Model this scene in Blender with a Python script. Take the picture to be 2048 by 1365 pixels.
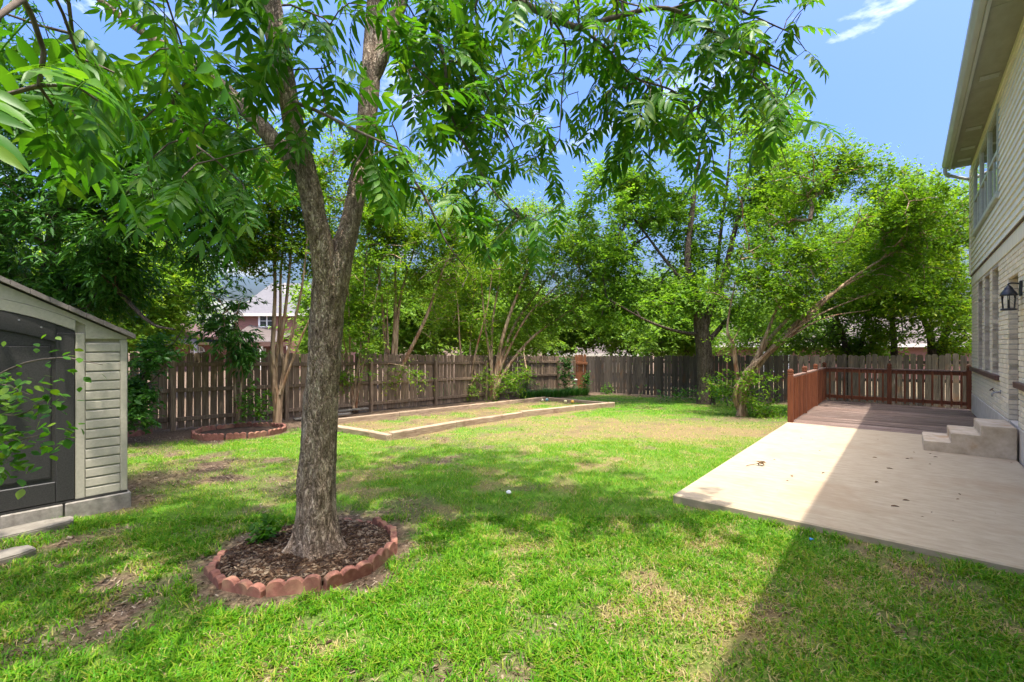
import bpy, bmesh, math, random
import numpy as np
from mathutils import Vector, Matrix, Euler

random.seed(11)
rng = np.random.default_rng(11)
for o in list(bpy.data.objects):
    bpy.data.objects.remove(o)
SC = bpy.context.scene
COL = SC.collection

# ------------------------------------------------------------------ camera
FPX, CX, HY, CH, VPX = 933.0, 1024.0, 692.0, 1.6, 1815.0
cam_d = bpy.data.cameras.new('camera')
cam_d.sensor_width = 36.0
cam_d.lens = FPX / 2048 * 36.0
cam_d.shift_y = (HY - 682.5) / 2048
cam_d.clip_start = 0.02
cam_d.clip_end = 2000
cam = bpy.data.objects.new('camera', cam_d)
cam.location = (0, 0, CH)
cam.rotation_euler = (math.pi / 2, 0, 0)
COL.objects.link(cam)
SC.camera = cam

# ------------------------------------------------------------------ frame of the house and sun direction
A = math.atan((VPX - CX) / FPX)
ca, sa = math.cos(A), math.sin(A)
SHU, SHV = -0.229, 0.13            # shadow shift per metre of height, along u (from house) and v (along house)
shx, shy = SHU * ca + SHV * sa, -SHU * sa + SHV * ca
sun_dir = Vector((-shx, -shy, 1.0)).normalized()      # towards the sun
sun_el = math.asin(sun_dir.z)
sun_az = math.atan2(sun_dir.x, sun_dir.y)             # from +Y, clockwise

# ------------------------------------------------------------------ world
W = bpy.data.worlds.new('World')
SC.world = W
W.use_nodes = True
nt = W.node_tree
nt.nodes.clear()
wo = nt.nodes.new('ShaderNodeOutputWorld')
bg = nt.nodes.new('ShaderNodeBackground')
sky = nt.nodes.new('ShaderNodeTexSky')
sky.sky_type = 'NISHITA'
sky.sun_disc = False
sky.sun_elevation = sun_el
sky.sun_rotation = sun_az
sky.altitude = 0
sky.air_density = 1.15
sky.dust_density = 10.0
sky.ozone_density = 7.0
bg.inputs['Strength'].default_value = 0.15
tc = nt.nodes.new('ShaderNodeTexCoord')
mp = nt.nodes.new('ShaderNodeMapping')
mp.inputs['Scale'].default_value = (1.0, 1.0, 2.6)
mp.inputs['Rotation'].default_value = (0.2, 0.35, 0.6)
mp.inputs['Location'].default_value = (1.7, 0.4, 0.9)
n1 = nt.nodes.new('ShaderNodeTexNoise')
n1.inputs['Scale'].default_value = 2.6
n1.inputs['Detail'].default_value = 9
n1.inputs['Roughness'].default_value = 0.62
n1.inputs['Distortion'].default_value = 0.6
r1 = nt.nodes.new('ShaderNodeValToRGB')
r1.color_ramp.elements[0].position = 0.55
r1.color_ramp.elements[0].color = (0, 0, 0, 1)
r1.color_ramp.elements[1].position = 0.88
r1.color_ramp.elements[1].color = (1, 1, 1, 1)
mx = nt.nodes.new('ShaderNodeMix')
mx.data_type = 'RGBA'
mx.inputs['B'].default_value = (6.4, 6.35, 6.2, 1)
nt.links.new(tc.outputs['Generated'], mp.inputs['Vector'])
nt.links.new(mp.outputs['Vector'], n1.inputs['Vector'])
nt.links.new(n1.outputs['Fac'], r1.inputs['Fac'])
nt.links.new(r1.outputs['Color'], mx.inputs['Factor'])
hsv = nt.nodes.new('ShaderNodeHueSaturation')
hsv.inputs['Hue'].default_value = 0.512
hsv.inputs['Saturation'].default_value = 1.4
hsv.inputs['Value'].default_value = 0.86
nt.links.new(sky.outputs['Color'], hsv.inputs['Color'])
nt.links.new(hsv.outputs['Color'], mx.inputs['A'])
nt.links.new(mx.outputs['Result'], bg.inputs['Color'])
nt.links.new(bg.outputs['Background'], wo.inputs['Surface'])

# ------------------------------------------------------------------ sun
sd = bpy.data.lights.new('sun', 'SUN')
sd.energy = 2.0
sd.angle = math.radians(0.55)
sd.color = (1.0, 0.95, 0.87)
so = bpy.data.objects.new('sun', sd)
so.rotation_euler = sun_dir.to_track_quat('Z', 'Y').to_euler()
so.location = (0, 0, 30)
COL.objects.link(so)

# ------------------------------------------------------------------ view
vs = SC.view_settings
vs.view_transform = 'Standard'
vs.look = 'None'
vs.exposure = 1.95
vs.gamma = 1.0
vs.use_curve_mapping = False
SC.render.engine = 'CYCLES'
SC.cycles.max_bounces = 8
SC.cycles.transparent_max_bounces = 8
SC.cycles.use_denoising = True

# ------------------------------------------------------------------ places: pixel of the photograph -> metres
def gz(x, y):
    y = np.minimum(y, 32.0)
    return -0.03 * 0.6 * np.logaddexp(0, (y - 4.0) / 0.6)
def P(px, py, D):
    return np.array([(px - CX) / FPX * D, D, CH - (py - HY) / FPX * D])
def G(px, py):
    D = 5.0
    for _ in range(60):
        D = FPX * (CH - float(gz(0, D))) / (py - HY)
    return np.array([(px - CX) / FPX * D, D, float(gz(0, D))])
def GP(px, py, z):
    D = FPX * (CH - z) / (py - HY)
    return np.array([(px - CX) / FPX * D, D, z])
def HW(u, v, z=0.0):
    return np.array([u * ca + v * sa, -u * sa + v * ca, z])
def UV(p):
    return p[0] * ca - p[1] * sa, p[0] * sa + p[1] * ca

# ------------------------------------------------------------------ numpy noise
def _h(ix, iy, iz, s):
    n = (ix * 374761393 + iy * 668265263 + iz * 2147483647 + s * 1274126177) & 0xFFFFFFFF
    n = ((n ^ (n >> 13)) * 1274126177) & 0xFFFFFFFF
    n = ((n ^ (n >> 16)) * 2246822519) & 0xFFFFFFFF
    return ((n ^ (n >> 15)) & 0xFFFFFF) / float(0xFFFFFF)
def vnoise(p, s=0):
    p = np.asarray(p, float)
    i = np.floor(p).astype(np.int64)
    f = p - i
    f = f * f * (3 - 2 * f)
    r = 0
    for dx in (0, 1):
        for dy in (0, 1):
            for dz in (0, 1):
                w = (f[..., 0] if dx else 1 - f[..., 0]) * (f[..., 1] if dy else 1 - f[..., 1]) * (f[..., 2] if dz else 1 - f[..., 2])
                r = r + w * _h(i[..., 0] + dx, i[..., 1] + dy, i[..., 2] + dz, s)
    return r
def fbm(p, oct=4, s=0):
    p = np.asarray(p, float)
    a, r, t = 0.5, 0, 0
    for k in range(oct):
        r = r + a * vnoise(p * 2 ** k, s + k)
        t += a
        a *= 0.5
    return r / t
def n2(x, y, sc, oct=4, s=0):
    return fbm(np.stack([np.asarray(x) * sc, np.asarray(y) * sc, np.zeros_like(np.asarray(x, float))], -1), oct, s)

# ------------------------------------------------------------------ objects
def tag(o, label=None, cat=None, group=None, kind=None):
    if label: o['label'] = label
    if cat: o['category'] = cat
    if group: o['group'] = group
    if kind: o['kind'] = kind
    return o
def obj(name, me, mat=None, parent=None, loc=None, rot=None, **kw):
    o = bpy.data.objects.new(name, me)
    COL.objects.link(o)
    if mat is not None and me is not None and len(me.materials) == 0:
        me.materials.append(mat)
    if parent is not None:
        o.parent = parent
    if loc is not None:
        o.location = loc
    if rot is not None:
        o.rotation_euler = rot
    tag(o, **kw)
    return o
def thing(name, loc, label, cat, group=None, rz=0.0):
    o = bpy.data.objects.new(name, None)
    o.empty_display_size = 0.2
    COL.objects.link(o)
    o.location = tuple(loc)
    o.rotation_euler = (0, 0, rz)
    return tag(o, label, cat, group)
def hthing(name, u, v, z, label, cat, group=None):
    """thing standing square to the house; children carry house-frame coordinates with loc = o['off']"""
    return thing(name, HW(u, v, z), label, cat, group, -A), (-u, -v, -z)

def mesh_np(name, V, F, smooth=False, attrs=None):
    """V (n,3); F list of arrays (m,k)"""
    me = bpy.data.meshes.new(name)
    V = np.asarray(V, np.float32)
    if not isinstance(F, (list, tuple)):
        F = [F]
    F = [np.asarray(f, np.int32) for f in F if len(f)]
    nl = sum(f.size for f in F)
    npoly = sum(len(f) for f in F)
    me.vertices.add(len(V)); me.loops.add(nl); me.polygons.add(npoly)
    me.vertices.foreach_set('co', V.ravel())
    me.loops.foreach_set('vertex_index', np.concatenate([f.ravel() for f in F]))
    tot = np.concatenate([np.full(len(f), f.shape[1], np.int32) for f in F])
    st = np.zeros(npoly, np.int32); st[1:] = np.cumsum(tot)[:-1]
    me.polygons.foreach_set('loop_start', st)
    me.polygons.foreach_set('loop_total', tot)
    if smooth:
        me.polygons.foreach_set('use_smooth', np.ones(npoly, bool))
    for k, a in (attrs or {}).items():
        at = me.attributes.new(k, 'FLOAT', 'POINT')
        at.data.foreach_set('value', np.asarray(a, np.float32))
    me.update(calc_edges=True)
    me.validate()
    return me

class MB:
    def __init__(s):
        s.v, s.f = [], []
    def box(s, x0, x1, y0, y1, z0, z1):
        b = len(s.v)
        s.v += [(x0, y0, z0), (x1, y0, z0), (x1, y1, z0), (x0, y1, z0), (x0, y0, z1), (x1, y0, z1), (x1, y1, z1), (x0, y1, z1)]
        s.f += [tuple(b + i for i in q) for q in ((0, 3, 2, 1), (4, 5, 6, 7), (0, 1, 5, 4), (1, 2, 6, 5), (2, 3, 7, 6), (3, 0, 4, 7))]
        return s
    def cbox(s, x0, x1, y0, y1, z0, z1, c=0.006):
        """chamfered box"""
        b = len(s.v)
        idx = {}
        for sx in (0, 1):
            for sy in (0, 1):
                for sz in (0, 1):
                    X, Y, Z = (x1 if sx else x0), (y1 if sy else y0), (z1 if sz else z0)
                    dx, dy, dz = (-c if sx else c), (-c if sy else c), (-c if sz else c)
                    idx[(sx, sy, sz, 0)] = len(s.v); s.v.append((X, Y + dy, Z + dz))
                    idx[(sx, sy, sz, 1)] = len(s.v); s.v.append((X + dx, Y, Z + dz))
                    idx[(sx, sy, sz, 2)] = len(s.v); s.v.append((X + dx, Y + dy, Z))
        I = idx
        def face(q, flip):
            s.f.append(tuple(q[::-1]) if flip else tuple(q))
        for t in (0, 1):
            face([I[(t, 0, 0, 0)], I[(t, 1, 0, 0)], I[(t, 1, 1, 0)], I[(t, 0, 1, 0)]], t == 0)
            face([I[(0, t, 0, 1)], I[(1, t, 0, 1)], I[(1, t, 1, 1)], I[(0, t, 1, 1)]], t == 1)
            face([I[(0, 0, t, 2)], I[(1, 0, t, 2)], I[(1, 1, t, 2)], I[(0, 1, t, 2)]], t == 0)
        for p in (0, 1):
            for q in (0, 1):
                face([I[(0, p, q, 1)], I[(1, p, q, 1)], I[(1, p, q, 2)], I[(0, p, q, 2)]], p != q)
                face([I[(p, 0, q, 0)], I[(p, 1, q, 0)], I[(p, 1, q, 2)], I[(p, 0, q, 2)]], p == q)
                face([I[(p, q, 0, 0)], I[(p, q, 1, 0)], I[(p, q, 1, 1)], I[(p, q, 0, 1)]], p != q)
        for sx in (0, 1):
            for sy in (0, 1):
                for sz in (0, 1):
                    face([I[(sx, sy, sz, 0)], I[(sx, sy, sz, 1)], I[(sx, sy, sz, 2)]], (sx + sy + sz) % 2 == 0)
        return s
    def poly(s, pts):
        b = len(s.v)
        s.v += [tuple(p) for p in pts]
        s.f.append(tuple(range(b, b + len(pts))))
        return s
    def prism(s, pts, d):
        """outline pts (list of 3-vectors) extruded by vector d"""
        b, n = len(s.v), len(pts)
        s.v += [tuple(p) for p in pts] + [tuple(np.asarray(p) + np.asarray(d)) for p in pts]
        s.f.append(tuple(range(b + n - 1, b - 1, -1)))
        s.f.append(tuple(range(b + n, b + 2 * n)))
        for i in range(n):
            j = (i + 1) % n
            s.f.append((b + i, b + j, b + n + j, b + n + i))
        return s
    def tube(s, pts, rad, n=8, caps=True):
        V, F = tube_np(np.asarray(pts, float), rad, n)
        b = len(s.v)
        s.v += [tuple(x) for x in V]
        s.f += [tuple(int(i) + b for i in q) for q in F]
        if caps:
            s.f.append(tuple(b + i for i in range(n - 1, -1, -1)))
            L = len(V) - n
            s.f.append(tuple(b + L + i for i in range(n)))
        return s
    def lathe(s, prof, cx, cy, n=12):
        """profile list of (r, z)"""
        b = len(s.v)
        for r, z in prof:
            for k in range(n):
                t = 2 * math.pi * k / n
                s.v.append((cx + r * math.cos(t), cy + r * math.sin(t), z))
        for i in range(len(prof) - 1):
            for k in range(n):
                j = (k + 1) % n
                s.f.append((b + i * n + k, b + i * n + j, b + (i + 1) * n + j, b + (i + 1) * n + k))
        s.f.append(tuple(b + k for k in range(n - 1, -1, -1)))
        L = b + (len(prof) - 1) * n
        s.f.append(tuple(L + k for k in range(n)))
        return s
    def mesh(s, name, smooth=False, recalc=False):
        me = bpy.data.meshes.new(name)
        me.from_pydata(s.v, [], s.f)
        if recalc:
            bm = bmesh.new(); bm.from_mesh(me)
            bmesh.ops.recalc_face_normals(bm, faces=bm.faces)
            bm.to_mesh(me); bm.free()
        if smooth:
            me.polygons.foreach_set('use_smooth', np.ones(len(me.polygons), bool))
        me.update()
        return me

def frames(pts):
    pts = np.asarray(pts, float)
    T = np.gradient(pts, axis=0)
    T /= np.linalg.norm(T, axis=1)[:, None] + 1e-9
    N = np.zeros_like(T)
    a = np.array([1.0, 0, 0]) if abs(T[0, 0]) < 0.8 else np.array([0, 1.0, 0])
    n = a - T[0] * a.dot(T[0]); n /= np.linalg.norm(n)
    N[0] = n
    for i in range(1, len(pts)):
        n = N[i - 1] - T[i] * N[i - 1].dot(T[i])
        N[i] = n / (np.linalg.norm(n) + 1e-9)
    return T, N, np.cross(T, N)
def tube_np(pts, rad, n=8):
    pts = np.asarray(pts, float)
    rad = np.broadcast_to(np.asarray(rad, float), (len(pts),))
    T, N, B = frames(pts)
    th = np.linspace(0, 2 * np.pi, n, endpoint=False)
    V = pts[:, None, :] + rad[:, None, None] * (np.cos(th)[None, :, None] * N[:, None, :] + np.sin(th)[None, :, None] * B[:, None, :])
    i = np.arange(len(pts) - 1)[:, None] * n
    k = np.arange(n)[None, :]
    k2 = (k + 1) % n
    F = np.stack([i + k, i + k2, i + n + k2, i + n + k], -1).reshape(-1, 4)
    return V.reshape(-1, 3), F
def spline(ctrl, m):
    """Catmull-Rom through rows of ctrl (any width), m samples"""
    c = np.asarray(ctrl, float)
    if len(c) == 2:
        t = np.linspace(0, 1, m)[:, None]
        return c[0] * (1 - t) + c[1] * t
    c = np.vstack([2 * c[0] - c[1], c, 2 * c[-1] - c[-2]])
    n = len(c) - 3
    t = np.linspace(0, n - 1e-6, m)
    i = t.astype(int); f = (t - i)[:, None]
    p0, p1, p2, p3 = c[i], c[i + 1], c[i + 2], c[i + 3]
    return 0.5 * (2 * p1 + (p2 - p0) * f + (2 * p0 - 5 * p1 + 4 * p2 - p3) * f ** 2 + (3 * p1 - p0 - 3 * p2 + p3) * f ** 3)

# ------------------------------------------------------------------ materials
def node_mat(name):
    m = bpy.data.materials.new(name)
    m.use_nodes = True
    t = m.node_tree
    b = t.nodes['Principled BSDF']
    return m, t, b
def N(t, kind, **kw):
    n = t.nodes.new(kind)
    for k, v in kw.items():
        if k in n.inputs:
            n.inputs[k].default_value = v
        else:
            setattr(n, k, v)
    return n
def ramp(t, fac, stops):
    r = t.nodes.new('ShaderNodeValToRGB')
    e = r.color_ramp.elements
    while len(e) < len(stops):
        e.new(0.5)
    for i, (p, c) in enumerate(stops):
        e[i].position = p
        e[i].color = (*c, 1) if len(c) == 3 else c
    t.links.new(fac, r.inputs['Fac'])
    return r.outputs['Color']
def coords(t, scale=(1, 1, 1), perobj=True):
    c = N(t, 'ShaderNodeTexCoord')
    m = N(t, 'ShaderNodeMapping')
    m.inputs['Scale'].default_value = scale
    t.links.new(c.outputs['Object'], m.inputs['Vector'])
    if not perobj:
        return m.outputs['Vector']
    oi = N(t, 'ShaderNodeObjectInfo')
    ml = N(t, 'ShaderNodeMath', operation='MULTIPLY')
    ml.inputs[1].default_value = 57.3
    t.links.new(oi.outputs['Random'], ml.inputs[0])
    ad = N(t, 'ShaderNodeVectorMath', operation='ADD')
    t.links.new(m.outputs['Vector'], ad.inputs[0])
    t.links.new(ml.outputs[0], ad.inputs[1])
    return ad.outputs[0]
def noise(t, vec, scale, detail=5, rough=0.6, dist=0.0):
    n = N(t, 'ShaderNodeTexNoise', Scale=scale, Detail=detail, Roughness=rough, Distortion=dist)
    t.links.new(vec, n.inputs['Vector'])
    return n.outputs['Fac']
def mixc(t, fac, a, b, mode='MIX'):
    m = N(t, 'ShaderNodeMix', data_type='RGBA', blend_type=mode)
    for s, x in (('Factor', fac), ('A', a), ('B', b)):
        if hasattr(x, 'is_linked') or hasattr(x, 'links'):
            t.links.new(x, m.inputs[s])
        elif s == 'Factor':
            m.inputs['Factor'].default_value = x
        else:
            m.inputs[s].default_value = (*x, 1)
    return m.outputs['Result']
def bump(t, b, h, strength=0.4, dist=0.01):
    n = N(t, 'ShaderNodeBump', Strength=strength, Distance=dist)
    t.links.new(h, n.inputs['Height'])
    t.links.new(n.outputs['Normal'], b.inputs['Normal'])
def objvar(t, col, amt=0.25):
    oi = N(t, 'ShaderNodeObjectInfo')
    mr = N(t, 'ShaderNodeMapRange')
    mr.inputs['To Min'].default_value = 1 - amt
    mr.inputs['To Max'].default_value = 1 + amt
    t.links.new(oi.outputs['Random'], mr.inputs['Value'])
    hs = N(t, 'ShaderNodeHueSaturation')
    t.links.new(col, hs.inputs['Color'])
    t.links.new(mr.outputs['Result'], hs.inputs['Value'])
    return hs.outputs['Color']
def surf(name, stops, scale=8, stretch=(1, 1, 1), rough=0.8, bumps=0.3, bdist=0.004, var=0.0, detail=6, blotch=None, spec=0.3, nrough=0.62, metallic=0.0):
    """general weathered surface: noise-driven colour ramp, optional larger blotches, bump"""
    m, t, b = node_mat(name)
    v = coords(t, stretch)
    f = noise(t, v, scale, detail, nrough)
    c = ramp(t, f, stops)
    if blotch:
        bs, bc, lo, hi = blotch
        v2 = coords(t, (1, 1, 1))
        f2 = noise(t, v2, bs, 5, 0.6, 0.3)
        k = ramp(t, f2, [(lo, (0, 0, 0)), (hi, (1, 1, 1))])
        c = mixc(t, k, c, bc)
    if var:
        c = objvar(t, c, var)
    t.links.new(c, b.inputs['Base Color'])
    b.inputs['Roughness'].default_value = rough
    b.inputs['Specular IOR Level'].default_value = spec
    b.inputs['Metallic'].default_value = metallic
    if bumps:
        bump(t, b, f, bumps, bdist)
    return m
def leafmat(name, stops, trans=0.4, rough=0.45, tint=(1.25, 1.35, 0.55), spec=0.2):
    m, t, b = node_mat(name)
    a = N(t, 'ShaderNodeAttribute', attribute_name='rnd')
    oi = N(t, 'ShaderNodeObjectInfo')
    ad = N(t, 'ShaderNodeMath', operation='MULTIPLY_ADD')
    t.links.new(oi.outputs['Random'], ad.inputs[0])
    ad.inputs[1].default_value = 0.16
    t.links.new(a.outputs['Fac'], ad.inputs[2])
    c = ramp(t, ad.outputs[0], stops)
    t.links.new(c, b.inputs['Base Color'])
    b.inputs['Roughness'].default_value = rough
    b.inputs['Specular IOR Level'].default_value = spec
    tr = N(t, 'ShaderNodeBsdfTranslucent')
    tc_ = mixc(t, 1.0, c, tint, 'MULTIPLY')
    t.links.new(tc_, tr.inputs['Color'])
    ms = N(t, 'ShaderNodeMixShader')
    ms.inputs['Fac'].default_value = trans
    t.links.new(b.outputs[0], ms.inputs[1])
    t.links.new(tr.outputs[0], ms.inputs[2])
    out = t.nodes['Material Output']
    t.links.new(ms.outputs[0], out.inputs['Surface'])
    return m
# ------------------------------------------------------------------ palette
M_conc = surf('patio_concrete', [(0.28, (0.30, 0.235, 0.15)), (0.5, (0.385, 0.31, 0.205)), (0.72, (0.455, 0.375, 0.26))], 12, (0.45, 1.35, 1), 0.88, 0.2, 0.002,
              blotch=(1.3, (0.31, 0.215, 0.125), 0.50, 0.80), nrough=0.74, detail=10)
M_conc2 = surf('step_concrete', [(0.3, (0.397, 0.308, 0.205)), (0.7, (0.618, 0.513, 0.376))], 7, (1, 1, 1), 0.9, 0.4, 0.004, blotch=(3.0, (0.442, 0.285, 0.148), 0.55, 0.75), detail=9)
M_found = surf('foundation_concrete', [(0.3, (0.483, 0.414, 0.322)), (0.7, (0.644, 0.575, 0.471))], 5, (1, 1, 1), 0.9, 0.3, 0.004, detail=9)
M_brick = surf('painted_brick', [(0.3, (0.655, 0.552, 0.380)), (0.7, (0.832, 0.732, 0.539))], 22, (1, 1, 1), 0.7, 0.5, 0.004, var=0.10, detail=8)
M_mortar = surf('painted_mortar', [(0.3, (0.391, 0.333, 0.253)), (0.7, (0.529, 0.460, 0.356))], 30, (1, 1, 1), 0.9, 0.4, 0.003)
M_siding = surf('cream_siding', [(0.3, (0.690, 0.644, 0.494)), (0.7, (0.805, 0.759, 0.609))], 6, (1, 0.15, 3), 0.6, 0.1, 0.002, var=0.04)
M_band = surf('cream_band', [(0.3, (0.681, 0.602, 0.436)), (0.7, (0.802, 0.720, 0.531))], 8, (1, 2, 0.4), 0.75, 0.2, 0.003)
M_brown = surf('brown_sill_paint', [(0.3, (0.085, 0.045, 0.032)), (0.7, (0.14, 0.08, 0.06))], 20, (1, 0.3, 1), 0.55, 0.15, 0.002)
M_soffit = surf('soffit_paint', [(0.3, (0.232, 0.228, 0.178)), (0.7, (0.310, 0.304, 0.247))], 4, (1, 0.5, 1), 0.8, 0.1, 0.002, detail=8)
M_gutter = surf('gutter_enamel', [(0.3, (0.387, 0.385, 0.370)), (0.7, (0.484, 0.486, 0.471))], 6, (1, 0.2, 1), 0.45, 0.05, 0.001, spec=0.5)
M_white = surf('white_frame', [(0.3, (0.70, 0.70, 0.66)), (0.7, (0.80, 0.80, 0.77))], 12, (1, 1, 1), 0.5, 0.05, 0.001)
M_frame = surf('grey_green_frame', [(0.3, (0.40, 0.42, 0.34)), (0.7, (0.54, 0.55, 0.46))], 10, (1, 1, 1), 0.5, 0.05, 0.001)
M_black = surf('black_metal', [(0.3, (0.012, 0.012, 0.014)), (0.7, (0.03, 0.03, 0.034))], 30, (1, 1, 1), 0.45, 0.1, 0.001, spec=0.5)
M_grey = surf('dull_galvanised', [(0.3, (0.24, 0.24, 0.24)), (0.7, (0.40, 0.40, 0.40))], 30, (1, 1, 1), 0.4, 0.1, 0.001, metallic=0.6)
M_shingle = surf('grey_shingles', [(0.3, (0.22, 0.20, 0.19)), (0.7, (0.36, 0.33, 0.31))], 30, (1, 1, 1), 0.95, 0.4, 0.01, var=0.12)
M_deck = surf('worn_deck_stain', [(0.30, (0.040, 0.022, 0.016)), (0.48, (0.115, 0.072, 0.054)), (0.68, (0.29, 0.225, 0.185))], 5, (0.3, 7, 4), 0.6, 0.5, 0.003, var=0.32, detail=9, nrough=0.7,
              blotch=(1.6, (0.27, 0.21, 0.18), 0.56, 0.8))
M_rail = surf('red_brown_stain', [(0.28, (0.092, 0.025, 0.009)), (0.72, (0.226, 0.072, 0.028))], 10, (6, 6, 0.35), 0.6, 0.35, 0.003, var=0.2, detail=8)
M_railcap = surf('weathered_rail_top', [(0.28, (0.10, 0.05, 0.034)), (0.72, (0.24, 0.165, 0.13))], 10, (4, 0.6, 4), 0.7, 0.35, 0.003, var=0.2, detail=8)
M_fenceL = surf('brown_weathered_cedar', [(0.25, (0.067, 0.041, 0.024)), (0.5, (0.180, 0.124, 0.079)), (0.75, (0.356, 0.275, 0.188))], 9, (6, 6, 0.28), 0.9, 0.6, 0.004, var=0.36, detail=9, nrough=0.7)
M_fenceB = surf('grey_weathered_cedar', [(0.25, (0.046, 0.034, 0.026)), (0.5, (0.105, 0.084, 0.065)), (0.75, (0.189, 0.155, 0.124))], 9, (6, 6, 0.28), 0.9, 0.6, 0.004, var=0.34, detail=9, nrough=0.7,
                blotch=(2.2, (0.188, 0.094, 0.044), 0.56, 0.78))
M_fenceR = surf('fresh_red_cedar', [(0.25, (0.14, 0.048, 0.018)), (0.75, (0.34, 0.15, 0.07))], 9, (6, 6, 0.3), 0.85, 0.5, 0.004, var=0.2, detail=8)
M_timber = surf('landscape_timber', [(0.25, (0.149, 0.097, 0.057)), (0.5, (0.297, 0.215, 0.138)), (0.75, (0.440, 0.347, 0.242))], 9, (0.4, 6, 6), 0.9, 0.6, 0.006, var=0.15, detail=9,
                blotch=(3, (0.132, 0.072, 0.039), 0.56, 0.8))
M_edging = surf('red_edging_concrete', [(0.25, (0.145, 0.058, 0.040)), (0.5, (0.222, 0.093, 0.065)), (0.78, (0.300, 0.147, 0.105))], 24, (1, 1, 1), 0.95, 0.6, 0.004, var=0.15, detail=9,
                blotch=(5, (0.288, 0.180, 0.102), 0.52, 0.74))
M_shedw = surf('shed_resin_beige', [(0.3, (0.413, 0.377, 0.293)), (0.7, (0.487, 0.445, 0.351))], 40, (1, 1, 1), 0.6, 0.25, 0.001, detail=3)
M_shedd = surf('shed_resin_charcoal', [(0.3, (0.030, 0.029, 0.027)), (0.7, (0.056, 0.053, 0.050))], 90, (1, 1, 1), 0.5, 0.35, 0.001, detail=3)
M_shedr = surf('shed_roof_taupe', [(0.3, (0.15, 0.125, 0.11)), (0.7, (0.22, 0.19, 0.17))], 30, (1, 1, 1), 0.7, 0.2, 0.002, var=0.12)
M_block = surf('grey_concrete_block', [(0.3, (0.20, 0.175, 0.145)), (0.7, (0.36, 0.325, 0.275))], 18, (1, 1, 1), 0.95, 0.6, 0.004, var=0.12, detail=9)
M_slab = surf('stepping_slab', [(0.3, (0.150, 0.132, 0.102)), (0.7, (0.240, 0.216, 0.174))], 10, (1, 1, 1), 0.95, 0.5, 0.004, detail=9)
M_mulch = surf('bark_mulch_soil', [(0.3, (0.018, 0.011, 0.007)), (0.55, (0.051, 0.031, 0.019)), (0.78, (0.120, 0.081, 0.051))], 26, (1, 1, 1), 0.95, 1.0, 0.02, detail=8)
M_pvc = surf('grey_white_pipe', [(0.3, (0.52, 0.50, 0.42)), (0.7, (0.62, 0.60, 0.53))], 8, (1, 1, 1), 0.5, 0.05, 0.001)
M_nbrick = surf('neighbour_red_brick', [(0.3, (0.17, 0.075, 0.055)), (0.7, (0.30, 0.16, 0.125))], 3.2, (1, 1, 5), 0.9, 0.1, 0.01, detail=9, nrough=0.8)
M_nroof = surf('neighbour_roof_grey', [(0.3, (0.109, 0.105, 0.107)), (0.7, (0.142, 0.138, 0.141))], 2.0, (1, 1, 6), 0.95, 0.1, 0.01, detail=9)
M_nroof2 = surf('neighbour_roof_tan', [(0.3, (0.086, 0.068, 0.060)), (0.7, (0.116, 0.096, 0.083))], 2.0, (1, 1, 6), 0.95, 0.1, 0.01, detail=9)
M_cream = surf('neighbour_cream_paint', [(0.3, (0.56, 0.52, 0.44)), (0.7, (0.66, 0.62, 0.54))], 3, (1, 1, 1), 0.7, 0.0)

def glassmat(name, col, rough=0.03):
    m, t, b = node_mat(name)
    v = coords(t, (1, 1, 1))
    f = noise(t, v, 3.0, 2)
    c = ramp(t, f, [(0.3, tuple(x * 0.7 for x in col)), (0.7, tuple(x * 1.3 for x in col))])
    t.links.new(c, b.inputs['Base Color'])
    b.inputs['Roughness'].default_value = rough
    b.inputs['Specular IOR Level'].default_value = 1.0
    b.inputs['Coat Weight'].default_value = 0.6
    b.inputs['Coat Roughness'].default_value = 0.02
    return m
M_glass = glassmat('window_glass', (0.035, 0.045, 0.045))

# ------------------------------------------------------------------ lawn maps
ring1 = np.array([-1.58, 3.66]); R1 = 0.635
ring2 = np.array([-5.50, 9.45]); R2 = 0.80
def sm(a, b, x):
    t = np.clip((x - a) / (b - a), 0, 1)
    return t * t * (3 - 2 * t)
BED = [G(775, 882), G(1228, 813), G(1090, 799), G(655, 848)]
def in_poly(x, y, poly):
    ins = np.zeros(np.shape(x), bool)
    n = len(poly)
    for i in range(n):
        x1, y1 = poly[i][0], poly[i][1]
        x2, y2 = poly[(i + 1) % n][0], poly[(i + 1) % n][1]
        c = ((y1 > y) != (y2 > y)) & (x < (x2 - x1) * (y - y1) / (y2 - y1 + 1e-12) + x1)
        ins ^= c
    return ins
def blob(x, y, c, rx, ry, rot=0.0):
    dx, dy = x - c[0], y - c[1]
    cr, sr = math.cos(rot), math.sin(rot)
    a, b = dx * cr + dy * sr, -dx * sr + dy * cr
    return np.exp(-((a / rx) ** 2 + (b / ry) ** 2))
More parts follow.
